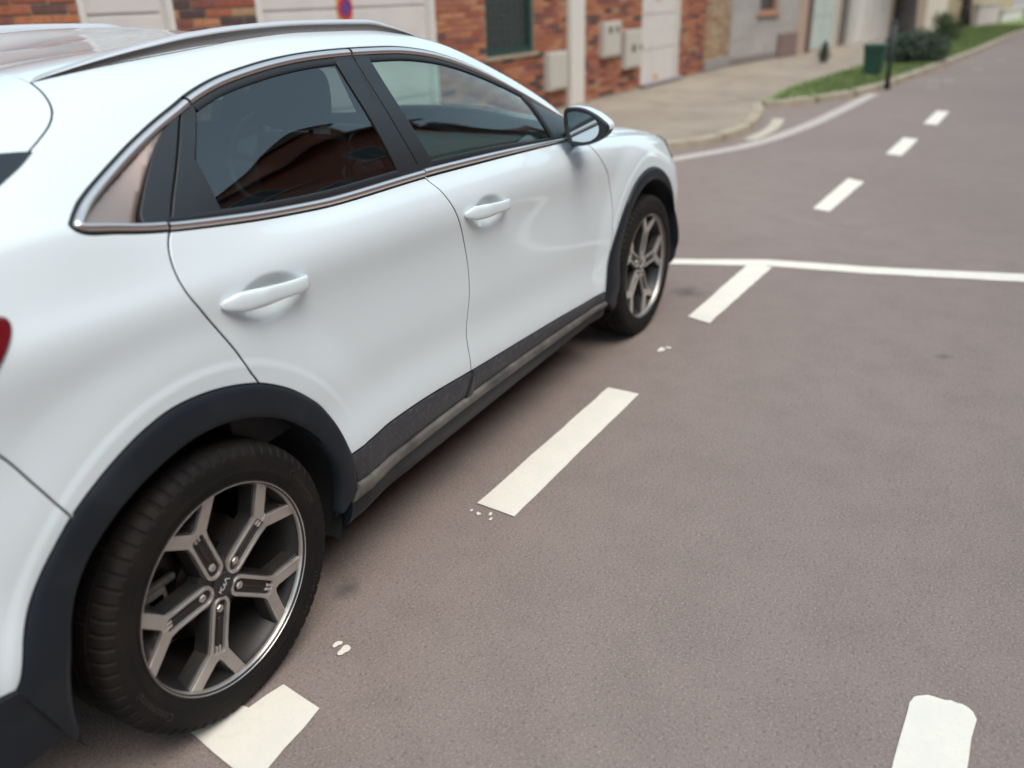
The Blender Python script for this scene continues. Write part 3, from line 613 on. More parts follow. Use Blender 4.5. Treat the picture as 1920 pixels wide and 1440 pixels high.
def build_wheel():
    V, F = lathe([(.2435, .100), (.2445, .108), (.2435, .112), (.2405, .1125), (.2375, .1115), (.2355, .108), (.2345, .098), (.229, .086), (.222, .070), (.214, .040), (.208, -.02), (.208, -.09)], 120)
    w = obj('wheel', mesh('wheel_rim', V, F, GUN)); autosmooth(w, 50)
    V, F = lathe([(.2405, .1128), (.2395, .1135), (.2335, .1040), (.2325, .1005), (.2320, .097)], 120); o = obj('rim_edge', mesh('rim_edge', V, F, MACH), w); autosmooth(o, 50)
    # tyre with shoulder sipes and circumferential grooves
    half_p = [(.2385, .100), (.2440, .1100), (.2520, .1130), (.2640, .1160), (.2660, .1168), (.2680, .1162), (.2800, .1178), (.2920, .1180), (.3020, .1168), (.3080, .1150), (.3100, .1130), (.3160, .1100), (.3205, .1045), (.3240, .0980), (.3258, .0900), (.3268, .0820), (.3272, .0720), (.3205, .0705), (.3205, .0655), (.3277, .0640), (.3280, .0460), (.3282, .0300), (.3210, .0285), (.3210, .0215), (.3283, .0200), (.3284, .0)]
    prof = half_p + [(r_, -w_) for r_, w_ in half_p[-2::-1]]
    nS, per = 68*9, 9; V = []; F = []; k = len(prof)
    for i in range(nS):
        t = 2*math.pi*i/nS; ph = i % per
        for r_, w_ in prof:
            d = 0
            aw = abs(w_)
            if .074 < aw < .1155 and r_ > .3075 and ph in (0, 1): d = .0035
            elif .031 < aw < .063 and (i + (4 if w_ > 0 else 0)) % per == 0: d = .004
            elif .1165 < aw and .2915 < r_ and ph in (0, 1, 2, 3): d = .0
            rr = r_ - d; V.append((rr*math.cos(t), w_ - (.0016 if d == .0035 and aw > .1 else 0)*(1 if w_ > 0 else -1), rr*math.sin(t)))
    for i in range(nS):
        for j in range(k-1): F.append((i*k+j, i*k+j+1, ((i+1) % nS)*k+j+1, ((i+1) % nS)*k+j))
    ty = obj('tyre', mesh('tyre', V, F, RUBBER), w); autosmooth(ty, 28)
    # raised lettering
    mb = MB()
    def letters(txt, r0, size, mid_deg, flip=False, sp=1.0):
        cu = bpy.data.curves.new('txt', 'FONT'); cu.body = txt; cu.size = size; cu.align_x = 'CENTER'; cu.space_character = sp; cu.resolution_u = 3
        to = bpy.data.objects.new('txt', cu); COL.objects.link(to); dg = bpy.context.evaluated_depsgraph_get(); me = to.evaluated_get(dg).to_mesh()
        V = []
        for v in me.vertices:
            r_ = r0 + v.co.y; t = R(mid_deg) - v.co.x/(r0+size*.35)
            w_ = np.interp(r_, [.2640, .2680, .2800, .2920, .3020, .308], [.1160, .1163, .1178, .1180, .1168, .115]) + .0008
            V.append((r_*math.cos(t), w_, r_*math.sin(t)))
        mb.add(V, [tuple(p.vertices) for p in me.polygons]); to.to_mesh_clear(); bpy.data.objects.remove(to); bpy.data.curves.remove(cu)
    letters('Continental', .276, .024, 172, sp=1.15); letters('235/45 R 18 V', .278, .016, -72, sp=1.2); letters('Continental', .276, .024, -8, sp=1.15)
    mb.build('sidewall_lettering', LETTER, w)
    for q in range(5):
        ang = R(72*q); a, b = spoke_parts(ang)
        o = a.build('spoke_face', MACH, w); orient_out(o); o = b.build('spoke', GUN, w); orient_out(o)
        c, s_ = math.cos(ang), math.sin(ang); bp_ = (.0572*c, .0572*s_)
        # lug bolt in its pocket, slot rib, bridge tab
        m_ = MB(); n6 = 6; V = []
        for rr, ww in ((.0098, .066), (.0098, .0820), (.0080, .0842), (.001, .0842)):
            V += [(bp_[0] + rr*math.cos(R(60*i)+.3*q), ww, bp_[1] + rr*math.sin(R(60*i)+.3*q)) for i in range(n6)]
        m_.add(V, [(i*6+j, i*6+(j+1) % 6, (i+1)*6+(j+1) % 6, (i+1)*6+j) for i in range(3) for j in range(6)]); o = m_.build('lug_bolt', BOLT, w); orient_out(o)
        rb_ = np.array([(.078, .0035), (.148, .0055), (.148, -.0055), (.078, -.0035)]); V, F = prism(rot2(resample(np.vstack([rb_, rb_[:1]]), .01)[:-1], ang), -.006, .006, .002, .001); o = MB().add(V, F).build('slot_rib', GUN, w); orient_out(o)
        for sg in (1, -1):
            tb_ = np.array([(.146, .002*sg), (.160, .002*sg), (.160, .0075*sg), (.146, .0075*sg)]); V, F = prism(rot2(resample(np.vstack([tb_, tb_[:1]]), .006)[:-1], ang), -.0028, .006, .001, .001); o = MB().add(V, F).build('bridge_tab', MACH, w); orient_out(o)
    # hub and centre cap with badge
    V, F = lathe([(.066, .040), (.064, .070), (.056, .0775), (.040, .0800), (.0315, .0815), (.031, .079), (.0, .079)], 60); o = obj('hub', mesh('hub', V, F, GUN), w); autosmooth(o, 40)
    V, F = lathe([(.0305, .078), (.0305, .0845), (.0290, .0862), (.018, .0876), (.0, .0880)], 48); cp = obj('centre_cap', mesh('centre_cap', V, F, BLACKG), w); autosmooth(cp, 40)
    lg = MB()
    def stroke(pts, wd=.0026):
        P = np.array(pts, float); A = offs(P, wd/2, False); B = offs(P, -wd/2, False); n = len(P)
        lg.add([(p[0], .0885, p[1]) for p in A] + [(p[0], .0885, p[1]) for p in B] + [(p[0], .0865, p[1]) for p in A] + [(p[0], .0865, p[1]) for p in B],
               [(i, i+1, n+i+1, n+i) for i in range(n-1)] + [(i, i+1, 2*n+i+1, 2*n+i) for i in range(n-1)] + [(n+i, n+i+1, 3*n+i+1, 3*n+i) for i in range(n-1)])
    stroke([(-.0185, -.0055), (-.0185, .0055)]); stroke([(-.0165, -.0003), (-.0075, .0055)]); stroke([(-.0150, .0005), (-.0075, -.0055), (-.0035, -.0050), (.0005, .0055)])
    stroke([(.0005, .0055), (.0005, -.0050)]) ; stroke([(.0030, -.0055), (.0095, .0055), (.0125, .0050), (.0175, -.0055)])
    o = lg.build('badge', BADGE, w); autosmooth(o)
    return w
def brake(x):
    V, F = lathe([(.146, -.005), (.147, .004), (.146, .010), (.085, .0105), (.083, .030), (.062, .036), (.0, .036)], 72); o = obj('brake_disc', mesh('brake_disc', V, F, STEEL), car); autosmooth(o, 40)
    c = MB(); c.box((-.140, .014, .0), (.066, .060, .125), 0, .012); c.box((-.140, .036, .030), (.050, .016, .046), 0, .006); c.box((-.138, .036, -.032), (.056, .016, .040), 0, .006); c.box((-.150, .040, .0), (.018, .012, .030), 0, .004); c.box((-.118, .030, .062), (.085, .014, .018), 0, .006)
    d = c.build('brake_caliper', CALI, car); autosmooth(d, 30)
    return o, d
def place(o, x, side, ang=0, steer=0):
    # side -1: right-hand wheels (outwards is -Y)
    if side < 0: o.matrix_local = Matrix.Translation((x, -.790, HW)) @ Matrix.Rotation(steer, 4, 'Z') @ Matrix.Scale(-1, 4, (0, 1, 0)) @ Matrix.Rotation(-ang, 4, 'Y')
    else: o.matrix_local = Matrix.Translation((x, .790, HW)) @ Matrix.Rotation(steer, 4, 'Z') @ Matrix.Rotation(-ang, 4, 'Y')
w0 = build_wheel(); w0.parent = car
wk = list(w0.children)
PH = {(0, -1): R(35), (2.65, -1): R(4), (0, 1): R(10), (2.65, 1): R(50)}
first = True
for x in (0, 2.65):
    for sd_ in (-1, 1):
        if first: w = w0; first = False
        else:
            w = w0.copy(); COL.objects.link(w); w.parent = car
            for c in wk:
                if sd_ > 0 and c.name.split('.')[0] in ('slot_rib', 'bridge_tab', 'sidewall_lettering', 'badge'): continue
                d = c.copy(); COL.objects.link(d); d.parent = w
        place(w, x, sd_, PH[(x, sd_)], R(-1.8) if x > 1 else 0)
d0, c0 = brake(0); place(d0, 0, -1); place(c0, 0, -1)
for x in (2.65,):
    d = d0.copy(); COL.objects.link(d); d.parent = car; place(d, x, -1)
    c = c0.copy(); COL.objects.link(c); c.parent = car; place(c, x, -1)

# ------------------------------------------------------------------ cabin
def seat(x, y, tilt=.28, wd=.5, hr=True, hw=.135):
    b = MB(); b.box((x, y, .52), (.50, wd, .16), 0, .05); s_ = b.build('seat', FABRIC, car, True); autosmooth(s_, 60)
    n = 8; V = []
    bk = MB()
    for i in range(n+1):
        t = i/n; zz = .55 + .58*t; xx = x-.22 - tilt*.58*t*1.05; ww = wd*(.48 if t < .55 else .48-.16*((t-.55)/.45)**1.5); th = .065 - .02*t
        ring_ = [(xx + th*math.copysign(abs(math.cos(a))**.6, math.cos(a)), y + ww*math.copysign(abs(math.sin(a))**.5, math.sin(a)), zz) for a in np.linspace(0, 2*math.pi, 20, endpoint=False)]
        V += ring_
    F = [(i*20+j, i*20+(j+1) % 20, (i+1)*20+(j+1) % 20, (i+1)*20+j) for i in range(n) for j in range(20)] + [tuple(range(20)), tuple(range(n*20, n*20+20))]
    bk.add(V, F); o = bk.build('backrest', FABRIC, s_, True); autosmooth(o, 60)
    if hr:
        hx = x-.22-tilt*.62
        h_ = MB(); h_.ellipsoid((hx-.02, y, 1.245), (.055, hw, .095), 3.2); o = h_.build('headrest', FABRIC, s_, True)
        p_ = MB()
        for q in (-.05, .05): p_.tube([(hx, y+q, 1.08), (hx-.01, y+q, 1.2)], .007, 8)
        p_.build('headrest_post', STEEL, s_, True)
    return s_
seat(1.40, -.36); seat(1.40, .36); seat(.32, -.40, .35, .48, True, .12); seat(.32, .40, .35, .48, True, .12); seat(.32, 0, .35, .30, True, .11)
d_ = MB(); prof = [(1.72, .60), (1.70, .78), (1.74, .88), (1.80, .935), (1.95, .955), (2.25, .955), (2.35, .90), (2.35, .55)]
V = [(x, y, z) for y in (-.74, .74) for x, z in prof]; k = len(prof); d_.add(V, [(i, (i+1) % k, k+(i+1) % k, k+i) for i in range(k)] + [tuple(range(k))[::-1], tuple(range(k, 2*k))])
d_.box((1.86, .36, .965), (.16, .36, .05), 0, .02); o = d_.build('dashboard', DASH, car); autosmooth(o, 35)
MB().box((1.735, 0, .985), (.02, .25, .13), 0, .008).build('dashboard_screen', BLACKG, car)
# steering wheel (left-hand drive)
st = MB(); cx = Vector((1.58, .36, .93)); ax = Vector((-.93, 0, .36)).normalized(); e1 = Vector((0, 1, 0)); e2 = ax.cross(e1)
ringp = [cx + (e1*math.cos(a) + e2*math.sin(a))*.178 for a in np.linspace(0, 2*math.pi, 41)]; st.tube(ringp, .016, 10, False)
for a in (0, math.pi, -math.pi/2): st.tube([cx - ax*.02, cx + (e1*math.cos(a) + e2*math.sin(a))*.172], [.03, .013], 8)
st.ellipsoid(tuple(cx - ax*.015), (.035, .06, .055)); st.tube([cx - ax*.02, cx - ax*.28], .03, 10); o = st.build('steering_wheel', DASH, car, True)
# belts on the door pillar, door cards, headliner, rear-view mirror
for sg in (-1, 1):
    MB().tube([(.93, sg*.70, 1.19), (.80, sg*.69, 1.08), (.86, sg*.70, .80)], .012, 6).build('seat_belt', SATIN, car, True)
    b = MB(); V = []
    for u_ in (.15, .5, .9, 1.3, 1.7, 2.0):
        for s_ in (.35, .70, .91, .945): p = S([u_], [s_])[0]; V.append((p[0], sg*(p[1]-.055 - (.03 if s_ < .8 else 0)), p[2]))
    b.add(V, [(i*4+j, i*4+j+1, (i+1)*4+j+1, (i+1)*4+j) for i in range(5) for j in range(3)]); b.build('door_card', DASH, car, True)
hl = []; us = np.linspace(0., 1.36, 16); sv2 = np.linspace(1.30, 1.99, 10)
for u_ in us:
    p = S(np.full(10, u_), sv2) - N(np.full(10, u_), sv2)*.03; hl.append(np.vstack([p*FL, (p[::-1])[1:]]))
hl = np.array(hl); k = hl.shape[1]; obj('headliner', mesh('headliner', hl.reshape(-1, 3), [(i*k+j, i*k+j+1, (i+1)*k+j+1, (i+1)*k+j) for i in range(15) for j in range(k-1)], HEADL), car)
MB().box((1.62, 0, 1.30), (.03, .22, .06), 0, .012).build('interior_mirror', SATIN, car)
for sg in (-1, 1):     # pillar linings inside the glass
    b = MB(); b.tube([(.905, sg*.635, 1.36), (.90, sg*.70, 1.25), (.93, sg*.79, 1.05), (.95, sg*.80, .80)], [.03, .035, .04, .05], 8); b.build('pillar_lining', HEADL if sg > 5 else SATIN, car, True)
MB().tube([(.80, -.735, 1.185), (.775, -.735, 1.17), (.755, -.735, 1.13), (.750, -.735, 1.08), (.765, -.735, 1.03), (.80, -.735, .99)], [.011, .008, .005, .005, .006, .008], 8).build('seat_belt_guide', SATIN, car, True)
rs_ = MB(); rs_.box((-.25, 0, .95), (.5, 1.25, .03), 0, .01); rs_.build('parcel_shelf', FABRIC, car)
# ------------------------------------------------------------------ ground
def poly(name, pts, z, mt, parent=None, depth=0, step=None):
    L = ccw(np.array(pts, float)); n = len(L)
    v, e, f, ov, *_ = delaunay_2d_cdt([Vector(p) for p in L], [], [list(range(n))], 1, 1e-6)
    V = [(p[0], p[1], z) for p in v]; F = [tuple(t) for t in f]; mp_ = {o: i for i, q in enumerate(ov) for o in q}
    if depth:
        k = len(V); V += [(x, y, z-depth) for x, y in L]
        F += [(mp_[i], k+i, k+(i+1) % n, mp_[(i+1) % n]) for i in range(n) if mp_.get(i, -1) != mp_.get((i+1) % n, -1) and i in mp_ and (i+1) % n in mp_]
    return obj(name, mesh(name, V, F, mt, False), parent)
def asphalt():
    mt = bpy.data.materials.new('worn_asphalt'); mt.use_nodes = True; t = mt.node_tree; p = t.nodes['Principled BSDF']; L = t.links.new
    tc = t.nodes.new('ShaderNodeTexCoord')
    def noise(sc, det, ro=.6, lo=.3, hi=.7):
        n = t.nodes.new('ShaderNodeTexNoise'); n.inputs['Scale'].default_value = sc; n.inputs['Detail'].default_value = det; n.inputs['Roughness'].default_value = ro; L(tc.outputs['Object'], n.inputs['Vector'])
        m_ = t.nodes.new('ShaderNodeMapRange'); m_.inputs[1].default_value = lo; m_.inputs[2].default_value = hi; L(n.outputs[0], m_.inputs[0]); return m_.outputs[0]
    def mix(fac, a, b):
        x = t.nodes.new('ShaderNodeMix'); x.data_type = 'RGBA'
        L(fac, x.inputs[0])
        for s_, v in ((6, a), (7, b)):
            if isinstance(v, tuple): x.inputs[s_].default_value = (*v, 1)
            else: L(v, x.inputs[s_])
        return x.outputs[2]
    base = mix(noise(.55, 4, .55, .35, .68), (.232, .184, .162), (.262, .210, .185))
    base = mix(noise(5, 5, .7, .42, .8), base, (.205, .163, .144))
    vo = t.nodes.new('ShaderNodeTexVoronoi'); vo.inputs['Scale'].default_value = 190; L(tc.outputs['Object'], vo.inputs['Vector'])
    mr = t.nodes.new('ShaderNodeMapRange'); mr.inputs[1].default_value = 0; mr.inputs[2].default_value = 1; L(vo.outputs['Color'], mr.inputs[0])
    base = mix(noise(150, 3, .7, .52, .74), base, (.40, .33, .29)); base = mix(noise(110, 3, .7, .54, .76), base, (.10, .082, .074))
    def stain(base, c, rad, col, k=.8):       # old oil drips
        d = t.nodes.new('ShaderNodeVectorMath'); d.operation = 'DISTANCE'; d.inputs[1].default_value = (*c, 0); wv = t.nodes.new('ShaderNodeTexNoise'); wv.inputs['Scale'].default_value = 14; L(tc.outputs['Object'], wv.inputs['Vector'])
        ad = t.nodes.new('ShaderNodeMath'); ad.operation = 'MULTIPLY_ADD'; ad.inputs[1].default_value = rad*1.3; L(wv.outputs[0], ad.inputs[0]); L(tc.outputs['Object'], d.inputs[0]); L(d.outputs['Value'], ad.inputs[2])
        q = t.nodes.new('ShaderNodeMapRange'); q.inputs[1].default_value = rad*1.6; q.inputs[2].default_value = rad*.7; q.inputs[3].default_value = 0; q.inputs[4].default_value = k; L(ad.outputs[0], q.inputs[0]); return mix(q.outputs[0], base, col)
    base = stain(base, (.43, -.84), .06, (.05, .044, .041), .6); base = stain(base, (3.30, -.92), .12, (.05, .045, .043), .6); base = stain(base, (1.6, -3.1), .10, (.07, .062, .058), .5); base = stain(base, (2.9, -2.2), .05, (.07, .062, .058), .5)
    L(base, p.inputs['Base Color']); p.inputs['Roughness'].default_value = .82; p.inputs['Specular IOR Level'].default_value = .35
    b = t.nodes.new('ShaderNodeBump'); b.inputs['Strength'].default_value = .16; b.inputs['Distance'].default_value = .004; L(vo.outputs['Distance'], b.inputs['Height']); L(b.outputs[0], p.inputs['Normal'])
    return mt
ASPH = asphalt()
LINEP = mat('road_paint', (.84, .785, .675), .7, noise=[(55, (.74, .71, .62), .5, .8, 6), (8, (.77, .74, .65), .4, .7, 4), (230, (.45, .40, .35), .66, .76, 3)], bump=(120, .25, .002))
LINEO = mat('worn_road_paint', (.40, .37, .34), .8, noise=[(20, (.24, .21, .195), .42, .66, 8)])
PAVE = mat('concrete_pavement', (.29, .242, .185), .85, noise=[(.8, (.35, .295, .23), .4, .7, 5), (2.1, (.20, .165, .13), .5, .75, 6), (40, (.31, .27, .22), .5, .8, 4)], bump=(60, .2, .004))
KERB = mat('kerb_stone', (.42, .36, .27), .8, noise=[(5, (.34, .29, .22), .4, .7, 5)])
GRASS = mat('grass', (.165, .23, .08), .9, noise=[(2.2, (.23, .26, .10), .4, .7, 5), (18, (.13, .19, .06), .45, .7, 4)])
road = obj('road', mesh('road', [(-150, -60, 0), (250, -60, 0), (250, 60, 0), (-150, 60, 0)], [(0, 1, 2, 3)], ASPH, False)); tag(road, kind='structure')
terr = obj('ground', mesh('ground', [(-600, -600, -.3), (800, -600, -.3), (800, 600, -.3), (-600, 600, -.3)], [(0, 1, 2, 3)], mat('dry_ground', (.22, .20, .13), .9), False)); tag(terr, kind='structure')
def ragged(pts, amp=.0022, step=.06):
    P = np.array(pts, float); Q = np.vstack([resample([P[i], P[(i+1) % len(P)]], step)[:-1] for i in range(len(P))]); return Q + np.random.uniform(-amp, amp, Q.shape)
def dash(pts, name='lane_dash', mt=None, z=.004): return poly(name, ragged(pts), z, mt or LINEP, road)
dash([(-.135,-.80),(-.034,-.82),(-.028,-.912),(.066,-.932),(.046,-1.062),(-.150,-1.075),(-.176,-1.005)])
dash([(.952,-1.095),(.968,-.950),(1.971,-.994),(1.967,-1.132)])
dash([(2.923,-1.035),(2.877,-1.158),(3.92,-1.225),(3.97,-1.085)])
dash([(5.50,-1.165),(5.44,-1.292),(6.604,-1.371),(6.72,-1.230)])
dash([(8.02,-1.375),(7.957,-1.521),(9.013,-1.579),(9.10,-1.43)])
dash([(10.20,-1.53),(10.134,-1.679),(11.365,-1.735),(11.42,-1.59)])
dash(np.vstack([[(.30,-2.245)], curve([(.655,-2.270),(.690,-2.276),(.707,-2.292),(.715,-2.335),(.716,-2.375),(.706,-2.398),(.680,-2.406)], .012), [(.30,-2.378)]]))
dash([(3.733,-.60),(3.84,-.60),(4.068,-1.169),(4.15,-1.75),(4.191,-1.928),(4.334,-2.518),(4.75,-4.2),(5.1,-5.6),(4.94,-5.6),(4.59,-4.2),(4.176,-2.518),(4.053,-1.941),(4.01,-1.75),(3.937,-1.199)], 'stop_line', z=.0045)
def ribbon(name, pts, w, mt, z):
    c = curve(pts, .25); A = offs(c, w/2, False); B = offs(c, -w/2, False); return poly(name, ragged(np.vstack([A, B[::-1]]), .004, .15), z, mt, road)
ribbon('edge_line', [(6.3,.72),(7.06,.43),(8.03,-.02),(9.4,-.30),(11.28,-.48),(13.2,-.62)], .17, mat('pale_worn_paint', (.52, .475, .43), .8, noise=[(20, (.36, .32, .285), .45, .7, 8)]), .004)
ribbon('kerb_line', [(8.45,.04),(9.0,.0),(9.6,.02),(10.15,.10)], .14, mat('pale_kerb_paint', (.50, .46, .36), .8), .004)
def blot(x, y, r_, n=18):
    a = np.linspace(0, 2*math.pi, n, endpoint=False); q = 1 + .22*np.sin(2*a+np.random.uniform(0, 6)) + .16*np.sin(3*a+np.random.uniform(0, 6)) + np.random.uniform(-.05, .05, n); poly('paint_spot', np.stack([x + r_*q*np.cos(a), y + r_*q*np.sin(a)*.8], 1), .0045, LINEP, road)
for x, y, r_ in ((.226,-.992,.017),(.236,-.962,.012),(2.454,-1.058,.022),(2.49,-1.08,.013),(.915,-.985,.009),(.930,-1.02,.008),(.905,-1.035,.007),(.922,-.955,.006)): blot(x, y, r_)
for x, y in ((14.25,-1.33),(15.3,-1.50),(15.2,-1.28),(17.6,-1.85),(19.8,-2.2)):
    a = np.linspace(0, 2*math.pi, 16, endpoint=False); o_ = np.stack([x+.22*np.cos(a), y+.085*np.sin(a)], 1); i_ = np.stack([x+.13*np.cos(a), y+.04*np.sin(a)], 1)
    obj('paint_ring', mesh('paint_ring', [(*p, .004) for p in o_] + [(*p, .004) for p in i_], [(i, (i+1) % 16, 16+(i+1) % 16, 16+i) for i in range(16)], LINEO, False), road)
# pavement with kerb, grass verge
edge = curve([(-40,1.28),(-5,1.28),(3,1.28),(5.6,1.22),(6.7,1.02),(7.49,.637),(7.955,.334),(8.93,.194),(10.2,.318),(11.14,.557)], .25)
walk_back = [(11.14,.557),(13.0,.62),(16.0,.32),(19,.08),(23,.25),(28,.25),(33,-.3),(60,-6.0)]
pv = np.vstack([edge, curve(walk_back, .5)[1:], [(60, 9)], [(-40, 9)]])
tag(poly('pavement', pv, .075, PAVE, None, .25), kind='structure')
pave_o = [o for o in COL.objects if o.name == 'pavement'][0]
def kerb_stones(c, par, z, w_in, w_out, length=.95, xr=(-6, 45)):
    """a row of separate kerb stones, each with its own joint"""
    L = resample(c, .05); d = np.concatenate([[0], np.cumsum(np.linalg.norm(np.diff(L, axis=0), axis=1))]); k = 0
    inn_, out_ = offs(L, w_in, False), offs(L, -w_out, False)
    while (k+1)*length < d[-1]:
        m_ = (d >= k*length+.008) & (d <= (k+1)*length-.008); k += 1
        if m_.sum() < 3 or not xr[0] < L[m_][0, 0] < xr[1]: continue
        dz = random.uniform(-.003, .003); poly('kerb_stone', np.vstack([out_[m_], inn_[m_][::-1]]) + np.random.uniform(-.002, .002, (2*m_.sum(), 2)), z+dz, KERB, par, .2)
kerb_stones(edge, pave_o, .082, .12, .010)
verge_lo = curve([(11.14,.557),(11.35,.25),(11.75,.02),(12.4,-.28),(13.0,-.50),(16.4,-1.02),(22,-1.72),(31,-2.75),(60,-8.6)], .25)
vg = np.vstack([verge_lo, curve(walk_back, .5)[::-1][:-1]])
tag(poly('verge', vg, .075, GRASS, None, .2), kind='structure')
verge_o = [o for o in COL.objects if o.name == 'verge'][0]
kerb_stones(verge_lo, verge_o, .086, .13, .02)
# grass blades on the verge
gv = []; gf = []
vpoly = ccw(offs(ccw(vg), .10)); pts = np.stack([np.random.uniform(11, 34, 60000), np.random.uniform(-3.6, .8, 60000)], 1); pts = pts[inside(vpoly, pts)][:26000]
for x, y in pts:
    b = len(gv); a = random.uniform(0, math.pi); h_ = random.uniform(.02, .06); w_ = .008 + .0006*x; lx, ly = random.uniform(-.03, .03), random.uniform(-.03, .03)
    gv += [(x-w_*math.cos(a), y-w_*math.sin(a), .07), (x+w_*math.cos(a), y+w_*math.sin(a), .07), (x+lx, y+ly, .075+h_)]; gf.append((b, b+1, b+2))
tag(obj('grass', mesh('grass', gv, gf, GRASS, False)), 'short green grass covering the verge beside the road', 'grass', kind='stuff')

# ------------------------------------------------------------------ houses along the pavement
def brick_mat(name, island):
    mt = bpy.data.materials.new(name); mt.use_nodes = True; t = mt.node_tree; p = t.nodes['Principled BSDF']; L = t.links.new
    if island: g = t.nodes.new('ShaderNodeNewGeometry'); src = g.outputs['Random Per Island']
    else: g = t.nodes.new('ShaderNodeObjectInfo'); src = g.outputs['Random']
    cr = t.nodes.new('ShaderNodeValToRGB'); el = cr.color_ramp.elements; cr.color_ramp.interpolation = 'CONSTANT'
    cols = [(0, (.36,.115,.06)), (.16, (.44,.165,.075)), (.30, (.30,.085,.05)), (.44, (.46,.20,.10)), (.56, (.37,.13,.08)), (.68, (.085,.05,.05)), (.78, (.14,.07,.06)), (.86, (.40,.24,.13)), (.93, (.22,.075,.055))]
    el[0].position = 0; el[0].color = (*cols[0][1], 1); el[1].position = cols[1][0]; el[1].color = (*cols[1][1], 1)
    for q, c in cols[2:]: e = el.new(q); e.color = (*c, 1)
    L(src, cr.inputs[0]); tc = t.nodes.new('ShaderNodeTexCoord'); n = t.nodes.new('ShaderNodeTexNoise'); n.inputs['Scale'].default_value = 30; n.inputs['Detail'].default_value = 6; L(tc.outputs['Object'], n.inputs['Vector'])
    mx = t.nodes.new('ShaderNodeMix'); mx.data_type = 'RGBA'; mx.blend_type = 'MULTIPLY'; mx.inputs[0].default_value = .6; L(cr.outputs[0], mx.inputs[6])
    c2 = t.nodes.new('ShaderNodeMapRange'); c2.inputs[1].default_value = .3; c2.inputs[2].default_value = .7; c2.inputs[3].default_value = .45; c2.inputs[4].default_value = 1.25; L(n.outputs[0], c2.inputs[0]); L(c2.outputs[0], mx.inputs[7])
    L(mx.outputs[2], p.inputs['Base Color']); p.inputs['Roughness'].default_value = .85
    b = t.nodes.new('ShaderNodeBump'); b.inputs['Strength'].default_value = .4; b.inputs['Distance'].default_value = .004; L(n.outputs[0], b.inputs['Height']); L(b.outputs[0], p.inputs['Normal'])
    return mt
BR1, BR2 = brick_mat('fired_brick', False), brick_mat('fired_brick_course', True)
MORT = mat('mortar', (.36, .30, .22), .95, noise=[(12, (.28, .23, .17), .4, .7, 5)])
WHITEP = mat('white_door_paint', (.64, .60, .565), .5, noise=[(3, (.59, .55, .52), .4, .7, 4)])
WHITEF = mat('white_frame_paint', (.66, .63, .57), .55)
GREENF = mat('green_frame', (.018, .055, .045), .45)
SHUT = mat('dark_shutter', (.055, .062, .060), .5)
METER = mat('meter_box', (.52, .485, .42), .5)
GAUGE = mat('dark_gauge', (.05, .05, .05), .3)
PLINTH = mat('plinth_render', (.27, .25, .24), .9)
COPING = mat('coping', (.42, .38, .33), .85)
ORANGE = mat('warning_sticker', (.62, .30, .10), .6)
pos_c = np.array([-1.0466, -2.199, 1.5077]); rv, uv_, fv = np.array(r2), np.array(u2), np.array(fwd)
def topix(p):
    d = np.array(p) - pos_c; z = d @ fv
    if z < .1: return (-1e4, -1e4, z)
    return 960 + 1604.45*(d @ rv)/z, 720 - 1604.45*(d @ uv_)/z, z
sil = lambda x: np.interp(x, [0, 160, 300, 450, 690, 760, 850, 950, 1060, 1150, 1200, 1250, 1920], [125, 105, 72, 50, 42, 60, 92, 135, 210, 235, 1440, 1440, 1440])
